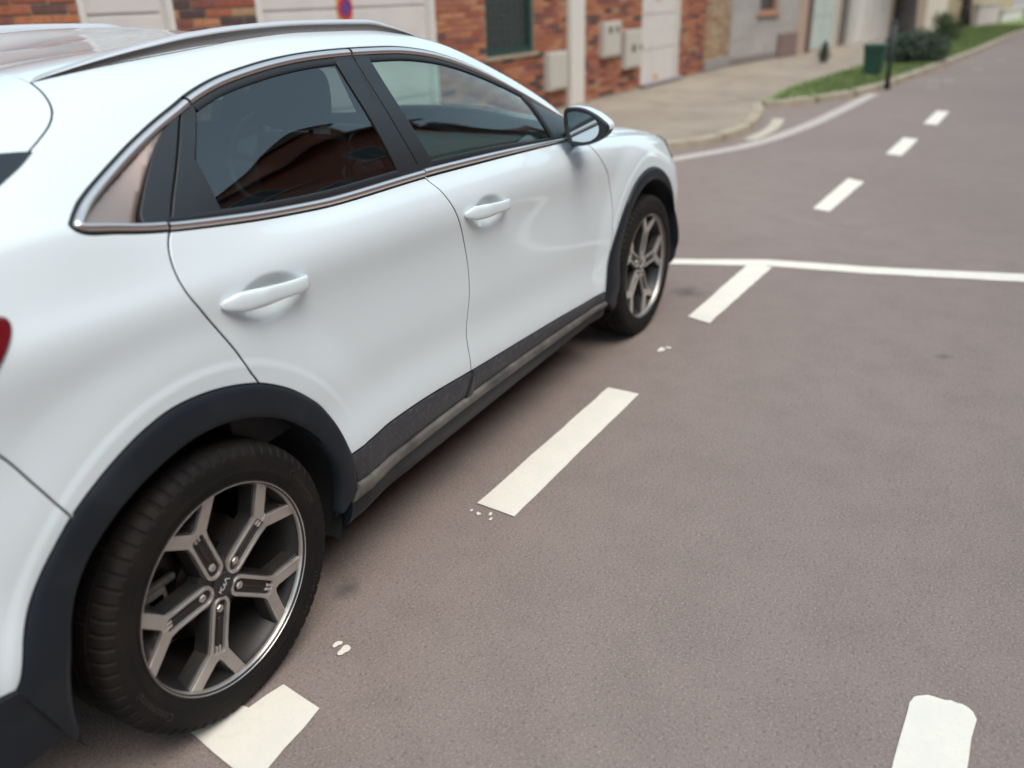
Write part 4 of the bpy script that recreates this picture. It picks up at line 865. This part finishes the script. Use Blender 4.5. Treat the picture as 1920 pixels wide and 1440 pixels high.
class House:
    def __init__(s, name, label, O, slope, t0, t1, H=3.3, wall_mat=None, thick=.5, plinth=True):
        s.e = empty(name, (O[0], O[1], .0), math.atan(slope)); tag(s.e, label, 'house'); s.t0, s.t1, s.H = t0, t1, H; s.op = []; s.m = wall_mat; s.O = O; s.a = math.atan(slope); s.th = thick; s.name = name
    def w(s, t, off, z): return (s.O[0] + t*math.cos(s.a) + off*math.sin(s.a), s.O[1] + t*math.sin(s.a) - off*math.cos(s.a), z)
    def opening(s, a, b, z0, z1): s.op.append((a, b, z0, z1))
    def box(s, name, t0, t1, z0, z1, o0, o1, mt, bev=0, par=None):
        q = MB().box(((t0+t1)/2, -(o0+o1)/2, (z0+z1)/2), (t1-t0, abs(o1-o0), z1-z0), 0, bev); o = q.build(name, mt, par or s.e)
        return o
    def wall(s):
        zs = sorted({.0, s.H} | {z for o in s.op for z in o[2:]}); ts = sorted({s.t0, s.t1} | {t for o in s.op for t in o[:2]}); mb = MB()
        for i in range(len(ts)-1):
            col = []
            for j in range(len(zs)-1):
                tm, zm = (ts[i]+ts[i+1])/2, (zs[j]+zs[j+1])/2
                if any(a < tm < b and c < zm < d for a, b, c, d in s.op): continue
                if col and abs(col[-1][1]-zs[j]) < 1e-6: col[-1][1] = zs[j+1]
                else: col.append([zs[j], zs[j+1]])
            for z0, z1 in col: mb.add(*boxvf((ts[i], 0, z0), (ts[i+1], s.th, z1)))
        bm = bmesh.new(); o = mb.build('wall', s.m, s.e); bm.from_mesh(o.data); bmesh.ops.remove_doubles(bm, verts=bm.verts, dist=1e-4)
        # drop the inner faces where two blocks meet
        seen = {}
        for f in bm.faces: seen.setdefault(tuple(round(c, 4) for c in f.calc_center_median()), []).append(f)
        bmesh.ops.delete(bm, geom=[f for v in seen.values() if len(v) > 1 for f in v], context='FACES'); bm.to_mesh(o.data); bm.free()
        s.box('coping', s.t0+.002, s.t1-.002, s.H-.002, s.H+.10, .06, -s.th-.03, COPING)
        return o
    def bricks(s, wall, limit=300, z0=.10, soldier=None):
        bw, bh, pw, phh = .238, .053, .250, .0645; me = brick_mesh(); cand = []; rest = MB()
        r_ = 0; z = z0+.008
        while z + bh < s.H:
            t = s.t0 + (.125 if r_ % 2 else 0) - .25
            while t < s.t1:
                a, b = max(t, s.t0+.004), min(t+bw, s.t1-.004); segs = [(a, b)]
                for (oa, ob, oc_, od) in s.op:
                    if oc_-.004 < z+bh and z < od+.004:
                        ns = []
                        for p, q in segs:
                            if q <= oa or p >= ob: ns.append((p, q)); continue
                            if p < oa-.01: ns.append((p, oa-.006))
                            if q > ob+.01: ns.append((ob+.006, q))
                        segs = ns
                for p, q in segs:
                    if q-p < .03: continue
                    pr = random.uniform(.006, .012); px = topix(s.w((p+q)/2, .01, z+bh/2))
                    vis = -10 < px[0] < 1925 and -12 < px[1] < min(1440, sil(px[0])+8)
                    if vis: cand.append((px[2], p, q, z, pr))
                    else: rest.add(*boxvf((p, -pr, z), (q, .03, z+bh)))
                t += pw
            z += phh; r_ += 1
        cand.sort()
        for d, p, q, z, pr in cand[:limit]:
            o = bpy.data.objects.new('brick', me); COL.objects.link(o); o.parent = wall; o.location = ((p+q)/2, -pr+.0155, z+bh/2); o.scale = ((q-p)/bw, 1, 1)
        for d, p, q, z, pr in cand[limit:]: rest.add(*boxvf((p, -pr, z), (q, .03, z+bh)))
        if rest.V: o = rest.build('brick_courses', BR2, wall); o['kind'] = 'stuff'
        return len(cand)
def boxvf(a, b):
    x0, y0, z0 = a; x1, y1, z1 = b
    return [(x0,y0,z0),(x1,y0,z0),(x1,y1,z0),(x0,y1,z0),(x0,y0,z1),(x1,y0,z1),(x1,y1,z1),(x0,y1,z1)], [(0,3,2,1),(4,5,6,7),(0,1,5,4),(1,2,6,5),(2,3,7,6),(3,0,4,7)]
_bm = {}
def brick_mesh():
    if 'b' not in _bm:
        b = MB().box((0, 0, 0), (.238, .031, .053), 0, .003); _bm['b'] = mesh('brick', b.V, b.F, BR1, False)
    return _bm['b']
def panel_door(h, t0, t1, z0, z1, name, rows, cols=1, rec=.06, frame=.06, mt=None):
    """door leaf in its opening: frame, leaf, raised panels"""
    mt = mt or WHITEP
    d = h.box(name, t0+frame, t1-frame, z0+.012, z1-frame, -rec, -rec-.05, mt)
    for a, b in ((t0+.002, t0+frame), (t1-frame, t1-.002)): h.box('door_frame', a, b, z0, z1-.002, .012, -rec-.06, WHITEF, 0, d)
    h.box('door_frame', t0+frame, t1-frame, z1-frame, z1-.002, .012, -rec-.06, WHITEF, 0, d)
    W_ = (t1-t0-2*frame)/cols; Hh = (z1-z0-frame-.012)/rows
    for i in range(cols):
        for j in range(rows):
            a = t0+frame+i*W_; c = z0+.012+j*Hh
            h.box('door_panel', a+.03*(cols > 1 or W_ < 1.2)+.004, a+W_-.004-.03*(cols > 1 or W_ < 1.2), c+.012, c+Hh-.012, -rec+.014, -rec-.01, mt, .006, d)
    return d

A_O, A_S = (10.09, 2.87), -.053
h1 = House('brick_house', 'red brick house with white garage door, right behind the car', A_O, A_S, -13, -.16, 3.3, MORT)
h1.opening(-7.06, -6.30, .10, 2.15); h1.opening(-5.50, -3.06, .10, 2.35); h1.opening(-2.10, -1.01, .83, 2.05); h1.opening(-10.4, -9.2, .9, 2.1)
wl = h1.wall(); n1 = h1.bricks(wl)
panel_door(h1, -7.06, -6.30, .10, 2.15, 'front_door', 9, 1, .05, .05)
gd = panel_door(h1, -5.50, -3.06, .10, 2.35, 'garage_door', 5, 1, .07, .07)
# round no-parking plate on the garage door: red ring, blue disc, red bar
sg_t, sg_z = -4.37, 1.42
def disc(h, name, t, z, r0, r1, off, mt, par, n=40):
    a = np.linspace(0, 2*math.pi, n, endpoint=False); V = [(t+r1*math.cos(q), -off, z+r1*math.sin(q)) for q in a]
    if r0: V += [(t+r0*math.cos(q), -off, z+r0*math.sin(q)) for q in a]; F = [(i, (i+1) % n, n+(i+1) % n, n+i) for i in range(n)]
    else: F = [tuple(range(n))]
    V2 = [(x, y+.004, zz) for x, y, zz in V[:n]]; k = len(V); F += [(i, k+i, k+(i+1) % n, (i+1) % n) for i in range(n)]
    return obj(name, mesh(name, V+V2, F, mt, False), par)
SRED = mat('sign_red', (.55, .03, .03), .4); SBLUE = mat('sign_blue', (.03, .07, .30), .4); SORA = mat('sign_plate', (.62, .34, .16), .5)
ns = empty('no_parking_sign', h1.w(sg_t, -.040, sg_z-.13)); ns.rotation_euler = (0, 0, h1.a); tag(ns, 'round red and blue no parking plate on white garage door', 'sign')
class _N: pass
pl = MB().box((0, .012, .13), (.21, .008, .26), 0, .002).build('backing_plate', SORA, ns)
disc(None, 'blue_disc', 0, .13, 0, .070, .000, SBLUE, ns); disc(None, 'red_ring', 0, .13, .066, .096, .003, SRED, ns)
br_ = MB(); c45 = .0707*.97; br_.add([(-.052, -.004, .182-.012+.008), (-.040, -.004, .182+.008-.0), (.052, -.004, .082-.002), (.040, -.004, .070+.0)], [(0, 1, 2, 3)]); br_.build('red_bar', SRED, ns)
# window with roller shutter
wn = h1.box('window', -2.10+.002, -1.01-.002, .832, 2.048, -.13, -.15, GAUGE)
for a, b, c, d in ((-2.098, -2.03, .832, 2.048), (-1.08, -1.012, .832, 2.048), (-2.03, -1.08, .832, .90)): h1.box('window_frame', a, b, c, d, -.02, -.13, GREENF, .004, wn)
for k in range(17): h1.box('shutter_slat', -2.03, -1.08, .902+k*.067, .902+k*.067+.060, -.075+(.004 if k % 2 else 0), -.095, SHUT, .008, wn)
for k in range(7): MB().tube([h for h in ((-2.0+k*.148, .025, .86), (-2.0+k*.148, .025, 2.04))], .007, 6).build('window_bar', GREENF, wn)
h1.box('window_sill', -2.16, -.95, .795, .831, .035, -.12, MORT, .004, wn)
# meter cabinets hung on the wall
def cabinet(h, t0, t1, z0, z1, label, gauges):
    c = MB().box((0, -.03, (z1-z0)/2), (t1-t0, .10, z1-z0), 0, .008).build('meter_cabinet', METER); p = h.w((t0+t1)/2, .01, z0); c.location = p; c.rotation_euler = (0, 0, h.a); tag(c, label, 'meter cabinet')
    MB().box((0, -.083, (z1-z0)/2), (t1-t0-.06, .012, z1-z0-.06), 0, .004).build('door', METER, c)
    for gx, gz, r_ in gauges:
        o = disc(None, 'gauge', gx, gz, 0, r_, .094, GAUGE, c, 20)
    return c
cabinet(h1, -.78, -.29, .34, .80, 'plain beige meter cabinet low beside the white pilaster', [])
h2 = House('brick_house', 'red brick house with white pilaster and two meter cabinets', A_O, A_S, -.155, 5.16, 3.3, MORT)
h2.opening(2.30, 3.88, .10, 2.2); wl2 = h2.wall()
h2.op.append((-.16, .30, 0, 3.3)); n2 = h2.bricks(wl2)
h2.box('pilaster', -.13, .27, .08, 3.28, .06, -.02, WHITEF, .01)
panel_door(h2, 2.30, 3.88, .10, 2.2, 'garage_door', 4, 1, .05, .05)
for z in (.16, 1.33): h2.box('warning_sticker', 2.95, 3.10, z, z+.07, -.030, -.045, ORANGE)
h2.box('door_step', 2.25, 3.95, .095, .135, .10, -.05, PLINTH)
cabinet(h2, .81, 1.37, .63, 1.10, 'beige meter cabinet with two dark dials, nearer the white pilaster', [(-.10, .36, .05), (.13, .36, .045)])
cabinet(h2, 1.55, 2.12, .42, .96, 'beige meter cabinet with one dark dial, beside white garage door', [(-.02, .28, .06), (.25, .28, .04)])
print('bricks', n1, n2)
BEIGE = mat('beige_brick', (.36, .25, .16), .9, noise=[(4, (.42, .30, .19), .4, .7, 6), (40, (.26, .18, .12), .5, .75, 5)])
h3 = House('beige_house', 'narrow beige brick house front between red brick and grey render', A_O, A_S, 5.165, 6.57, 3.1, MORT)
w3 = h3.wall(); sand = brick_mat('sand_brick', True); 
for nd in sand.node_tree.nodes:
    if nd.type == 'VALTORGB':
        for e, c in zip(nd.color_ramp.elements, [(.40,.27,.16), (.44,.31,.19), (.36,.23,.13), (.46,.34,.22), (.38,.26,.16), (.30,.18,.11), (.41,.28,.17), (.45,.33,.21), (.34,.21,.13)]): e.color = (*c, 1)
BR2_keep = BR2; BR2 = sand; h3.bricks(w3, 0); BR2 = BR2_keep
h3.box('plinth', 5.17, 6.565, .09, .27, .045, -.02, PLINTH, .01)
B_O, B_S = (16.67, 2.52), -.2
GREYR = mat('grey_render', (.34, .315, .295), .9, noise=[(1.3, (.40, .375, .35), .4, .7, 5), (5, (.28, .255, .235), .5, .75, 5)])
h4 = House('grey_house', 'grey rendered house front with small wood silled window', B_O, B_S, .02, 3.22, 3.1, GREYR)
h4.opening(1.25, 2.12, .98, 2.0); h4.wall()
w4 = h4.box('window', 1.252, 2.118, .982, 1.998, -.10, -.12, GAUGE); WOOD = mat('window_wood', (.38, .20, .12), .6)
for a, b, c, d in ((1.252, 1.32, .982, 1.998), (2.05, 2.118, .982, 1.998), (1.32, 2.05, .982, 1.04)): h4.box('window_frame', a, b, c, d, -.03, -.10, WOOD, .004, w4)
h4.box('window_sill', 1.15, 2.2, .92, .979, .05, -.08, WOOD, .004, w4)
h4.box('plinth', .03, 2.2, .09, .22, .03, -.02, mat('dark_plinth', (.21, .18, .165), .9), .01)
h4.box('brown_panel', 2.24, 3.19, .09, .56, .06, -.02, mat('brown_stone', (.20, .14, .12), .85), .015)
PEACH = mat('peach_render', (.40, .30, .235), .9)
h5 = House('blue_door_house', 'peach house front with pale blue door and brown door', B_O, B_S, 3.23, 6.60, 3.1, PEACH)
h5.opening(4.0, 5.48, .10, 2.3); h5.opening(5.66, 6.56, .10, 2.2); h5.wall()
PBLUE = mat('pale_blue_paint', (.46, .52, .47), .6, noise=[(4, (.42, .50, .46), .4, .7, 4)])
panel_door(h5, 4.0, 5.48, .10, 2.3, 'blue_door', 3, 2, .04, .06, PBLUE); panel_door(h5, 5.66, 6.56, .10, 2.2, 'brown_door', 3, 1, .10, .05, mat('brown_paint', (.12, .10, .085), .6))
h5.box('drain_pipe', 3.78, 3.90, .09, 3.0, .08, -.0, mat('brown_pipe', (.16, .11, .09), .6), .02)
h6 = House('white_house', 'white rendered house front with two tall white doors', B_O, B_S, 6.61, 9.42, 3.1, mat('white_render', (.54, .51, .47), .9, noise=[(2, (.48, .45, .42), .4, .7, 4)]))
h6.opening(6.9, 7.75, .10, 2.3); h6.opening(8.2, 9.2, .10, 2.3); h6.wall(); panel_door(h6, 6.9, 7.75, .10, 2.3, 'door', 3, 1, .05); panel_door(h6, 8.2, 9.2, .10, 2.3, 'door', 3, 1, .05)
h7 = House('peach_house', 'peach rendered house front behind the roadside tree', B_O, B_S, 9.43, 12.7, 3.0, PEACH); h7.opening(10.6, 11.6, .9, 2.1); h7.wall(); h7.box('window', 10.602, 11.598, .902, 2.098, -.08, -.1, GAUGE)
h8 = House('cream_house', 'pale cream house front farther along the verge', B_O, B_S, 12.72, 14.9, 3.0, mat('cream_render', (.66, .57, .48), .9)); h8.opening(13.4, 14.3, 1.1, 2.2); h8.wall(); h8.box('window', 13.402, 14.298, 1.102, 2.198, -.08, -.1, GAUGE)
h9 = House('tan_house', 'long tan house front past the cream one', B_O, B_S, 14.92, 24, 3.2, mat('tan_render', (.40, .31, .19), .9)); h9.opening(15.8, 17, .9, 2.0); h9.opening(20, 21, .9, 2.0); h9.wall(); h9.box('window', 15.802, 16.998, .902, 1.998, -.08, -.1, GAUGE); h9.box('window', 20.002, 20.998, .902, 1.998, -.08, -.1, GAUGE)
def far_wall(t0, t1, z1, mt, label, off):
    c = MB().box((0, 0, z1/2), (t1-t0, .2, z1), 0, .01).build('garden_wall', mt); p = h9.w((t0+t1)/2, off, .08); c.location = p; c.rotation_euler = (0, 0, h9.a); tag(c, label, 'wall')
    MB().box((0, 0, z1+.03), (t1-t0+.06, .27, .06), 0, .01).build('coping', COPING, c)
far_wall(16.4, 19.2, .62, mat('pink_render', (.50, .42, .39), .9), 'low pinkish garden wall in front of tan house', .5)
far_wall(19.8, 23.0, .34, mat('pale_render', (.56, .52, .47), .9), 'very low pale garden wall near far end of verge', .5)

# ------------------------------------------------------------------ plants and street furniture
LEAF = mat('leaf', (.045, .075, .028), .7, noise=[(3, (.075, .105, .04), .4, .7, 4)])
LEAFD = mat('dark_leaf', (.055, .085, .06), .7, noise=[(4, (.085, .115, .08), .4, .7, 4)])
LEAFO = mat('olive_leaf', (.12, .10, .04), .7, noise=[(3, (.17, .14, .06), .4, .7, 4)])
BARK = mat('bark', (.085, .075, .07), .95, noise=[(9, (.05, .043, .04), .4, .7, 6)], bump=(25, .8, .03))
def leaves(name, par, fn, n, size, mt):
    V = []; F = []
    for _ in range(n):
        p = Vector(fn()); a = Vector((random.gauss(0, 1), random.gauss(0, 1), random.gauss(0, .7))).normalized(); b = a.cross(Vector((random.gauss(0, 1), random.gauss(0, 1), random.gauss(0, 1)))).normalized(); s_ = size*random.uniform(.6, 1.3); k = len(V)
        V += [p-a*s_, p+b*s_*.45, p+a*s_, p-b*s_*.45]; F.append((k, k+1, k+2, k+3))
    return obj(name, mesh(name, V, F, mt, False), par)
def blobs(cs):
    w_ = [c[3]**3 for c in cs]
    def f():
        c = random.choices(cs, w_)[0]; d = Vector((random.gauss(0, 1), random.gauss(0, 1), random.gauss(0, 1))).normalized()*c[3]*random.random()**.4
        return (c[0]+d.x, c[1]+d.y, c[2]+d.z)
    return f
def tree(x, y, r_, h_, label, mt, crown, n=5000, ls=.09):
    e = empty('street_tree', (x, y, .08)); tag(e, label, 'tree', 'trees by the road')
    mb = MB(); mb.tube([(0, 0, -.1), (.02, 0, .3), (.03, .02, 1.2), (.0, .03, h_)], [r_*1.35, r_*1.05, r_*.9, r_*.7], 14)
    cs = []
    for k in range(7):
        a = k*2.4; q = Vector((math.cos(a)*crown*.6, math.sin(a)*crown*.6, h_ + .5 + random.uniform(0, crown)))
        mb.tube([(0, .03, h_-.2), tuple(q*.5 + Vector((0, 0, h_*.45))), tuple(q)], [r_*.5, r_*.3, r_*.1], 8); cs.append((q.x, q.y, q.z, crown*random.uniform(.35, .6)))
    mb.build('trunk', BARK, e, True); leaves('crown', e, blobs(cs), n, ls, mt); return e
tree(26.3, .30, .27, 2.6, 'thick grey tree trunk rising behind the dark round shrub', LEAF, 1.8)
tree(33, -.9, .14, 2.4, 'slim tree on the far verge near the low pink wall', LEAFO, 1.6)
for i, (x, y, hh_, lb) in enumerate(((44, -2.0, 5, 'olive coloured tree just behind far end of verge'), (50, -5.5, 6, 'olive coloured tree beyond the road bend, farthest away'), (47, 3, 5, 'olive coloured tree rising behind the tan house'))): tree(x, y, .2, 1.4, lb, LEAFO, 2.6, 6000, .16)
e = empty('round_shrub', (18.0, -.72, .07)); tag(e, 'low wide dark green shrub on the grass beside green bin', 'shrub')
leaves('foliage', e, blobs([(-.20, .1, .28, .30), (.05, -.05, .30, .34), (.1, -.34, .26, .28), (0, .32, .27, .28), (.2, .05, .25, .3)]), 5200, .035, LEAFD); MB().tube([(0, 0, -.05), (0, 0, .25)], [.05, .03], 8).build('stem', BARK, e, True)
e = empty('bushy_plant', (24.5, -.9, .07)); tag(e, 'small light green bushy plant behind the dark shrub', 'plant'); leaves('foliage', e, blobs([(0, 0, .3, .35), (.2, .2, .5, .25)]), 900, .05, LEAF); MB().tube([(0, 0, -.05), (0, 0, .3)], .03, 6).build('stem', BARK, e, True)
e = empty('potted_conifer', (17.85, .92, .072)); tag(e, 'tiny dark conifer in a pot before pale blue door', 'potted plant')
MB().tube([(0, 0, 0), (0, 0, .10)], [.07, .095], 16).build('pot', mat('pot', (.10, .09, .085), .8), e, True)
leaves('foliage', e, lambda: (lambda h_: (random.gauss(0, .055*(1-h_)+.008), random.gauss(0, .055*(1-h_)+.008), .10+.30*h_))(random.random()**1.3), 1500, .018, LEAFD); MB().tube([(0, 0, .05), (0, 0, .38)], .008, 6).build('stem', BARK, e, True)
GBIN = mat('green_bin_plastic', (.020, .070, .050), .5)
e = empty('litter_bin', (15.42, -.30, .07)); tag(e, 'square dark green litter bin standing on the grass', 'bin')
V = [(-.13,-.13,0),(.13,-.13,0),(.13,.13,0),(-.13,.13,0),(-.165,-.165,.44),(.165,-.165,.44),(.165,.165,.44),(-.165,.165,.44)]; b = MB(); b.add(V, [(0,3,2,1),(0,1,5,4),(1,2,6,5),(2,3,7,6),(3,0,4,7),(4,5,6,7)]); b.build('body', GBIN, e); MB().box((0, 0, .465), (.36, .36, .05), 0, .015).build('lid', GBIN, e); MB().box((-.17, 0, .40), (.03, .2, .03), 0, .008).build('handle', GBIN, e)
e = empty('marker_post', (13.85, -.72, .08)); tag(e, 'short dark leaning post at edge of the verge', 'post'); POST = mat('dark_post', (.035, .05, .045), .7)
MB().tube([(0, 0, -.1), (.05, .02, .45), (.10, .03, .86)], [.055, .05, .048], 12).build('post', POST, e, True); MB().tube([(.10, .03, .85), (.104, .031, .90)], [.056, .03], 12).build('cap', POST, e, True)

# ------------------------------------------------------------------ terrace across the street (seen mirrored in the car's windows)
TBR = bpy.data.materials.new('terrace_brick'); TBR.use_nodes = True; t = TBR.node_tree
bt = t.nodes.new('ShaderNodeTexBrick'); tc = t.nodes.new('ShaderNodeTexCoord'); mp = t.nodes.new('ShaderNodeMapping'); mp.inputs['Rotation'].default_value = (R(90), 0, 0); t.links.new(tc.outputs['Object'], mp.inputs[0]); t.links.new(mp.outputs[0], bt.inputs[0])
bt.inputs['Color1'].default_value = (.38, .115, .07, 1); bt.inputs['Color2'].default_value = (.28, .08, .05, 1); bt.inputs['Mortar'].default_value = (.34, .22, .16, 1); bt.inputs['Scale'].default_value = 4; bt.inputs['Brick Width'].default_value = 1; bt.inputs['Row Height'].default_value = .27; bt.inputs['Mortar Size'].default_value = .02
t.links.new(bt.outputs[0], t.nodes['Principled BSDF'].inputs['Base Color']); t.nodes['Principled BSDF'].inputs['Roughness'].default_value = .9
ROOF = mat('roof_tile', (.20, .10, .075), .8, noise=[(6, (.07, .04, .032), .4, .7, 5)]); WPANE = mat('terrace_glass', (.03, .035, .04), .1); WFR = mat('terrace_frame', (.40, .37, .34), .6)
def terrace(x0, x1, y0, He, label, chim):
    e = empty('terraced_house', ((x0+x1)/2, y0, 0)); tag(e, label, 'house'); w_ = (x1-x0)/2 - .003; D = 7.
    b = MB(); b.add([(-w_,0,0),(w_,0,0),(w_,-D,0),(-w_,-D,0),(-w_,0,He),(w_,0,He),(w_,-D,He),(-w_,-D,He)], [(0,1,5,4),(1,2,6,5),(2,3,7,6),(3,0,4,7)]); b.add([(-w_,0,He),(-w_,-D,He),(-w_,-D/2,He+1.3),(w_,0,He),(w_,-D,He),(w_,-D/2,He+1.3)], [(0,2,1),(3,4,5)]); wl = b.build('wall', TBR, e)
    r_ = MB(); r_.add([(-w_,.45,He-.16),(w_,.45,He-.16),(w_,-D/2,He+1.4),(-w_,-D/2,He+1.4),(-w_,-D-.45,He-.16),(w_,-D-.45,He-.16),(-w_,.45,He-.30),(w_,.45,He-.30)], [(0,1,2,3),(3,2,5,4),(6,7,1,0)]); rf = r_.build('roof', ROOF, e)
    if chim: MB().box((w_*.4, -D/2+.6, He+1.4), (.7, .6, 1.2), 0, .02).build('chimney', TBR, rf)
    else:
        MB().box((0, -.9, He+.75), (1.5, 1.6, 1.1), 0, .02).build('dormer', TBR, rf); q = MB(); q.add([(-.9,.1,He+1.25),(.9,.1,He+1.25),(.9,-2.2,He+1.25),(-.9,-2.2,He+1.25),(0,.1,He+1.95),(0,-2.6,He+1.95)], [(0,1,4),(0,4,5,3),(1,2,5,4)]); q.build('dormer_roof', ROOF, rf)
    nw = max(2, int((x1-x0)/2.3))
    for fl, (za, zb) in enumerate(((.9, 2.2), (3.5, 4.8), (5.9, 7.0))):
        for k in range(nw):
            c = -w_ + (k+.5)*2*w_/nw
            if fl == 0 and k == 0:
                d = MB().box((c, .01, 1.05), (1.0, .08, 2.1), 0, .01).build('door', WFR, e); continue
            wv = MB().box((c, -.0, (za+zb)/2), (1.2, .06, zb-za), 0, .01).build('window', WFR, e); MB().box((c-.28, .032, (za+zb)/2), (.5, .02, zb-za-.14)).build('pane', WPANE, wv); MB().box((c+.28, .032, (za+zb)/2), (.5, .02, zb-za-.14)).build('pane', WPANE, wv)
            MB().box((c, .06, za-.06), (1.4, .16, .08), 0, .01).build('sill', WFR, wv)
    return e
TY = -8.3
for i, (a, b, He, lb, ch) in enumerate(((-14, -6.5, 7.4, 'red brick terraced house across the street, behind the camera', True), (-6.5, 1.2, 7.7, 'red brick terraced house across the street level with the car tail', False), (1.2, 8.6, 7.4, 'red brick terraced house across the street level with the car bonnet', True), (8.6, 16.2, 7.9, 'red brick terraced house mirrored in the rear door window', False), (16.2, 24, 7.5, 'red brick terraced house mirrored in the front door window', True), (24, 32, 7.7, 'red brick terraced house across the street, farthest along', False))): terrace(a, b, TY, He, lb, ch)
tag(poly('far_pavement', [(-40, -6.6), (60, -6.6), (60, -8.25), (-40, -8.25)], .10, PAVE, None, .2), kind='structure')
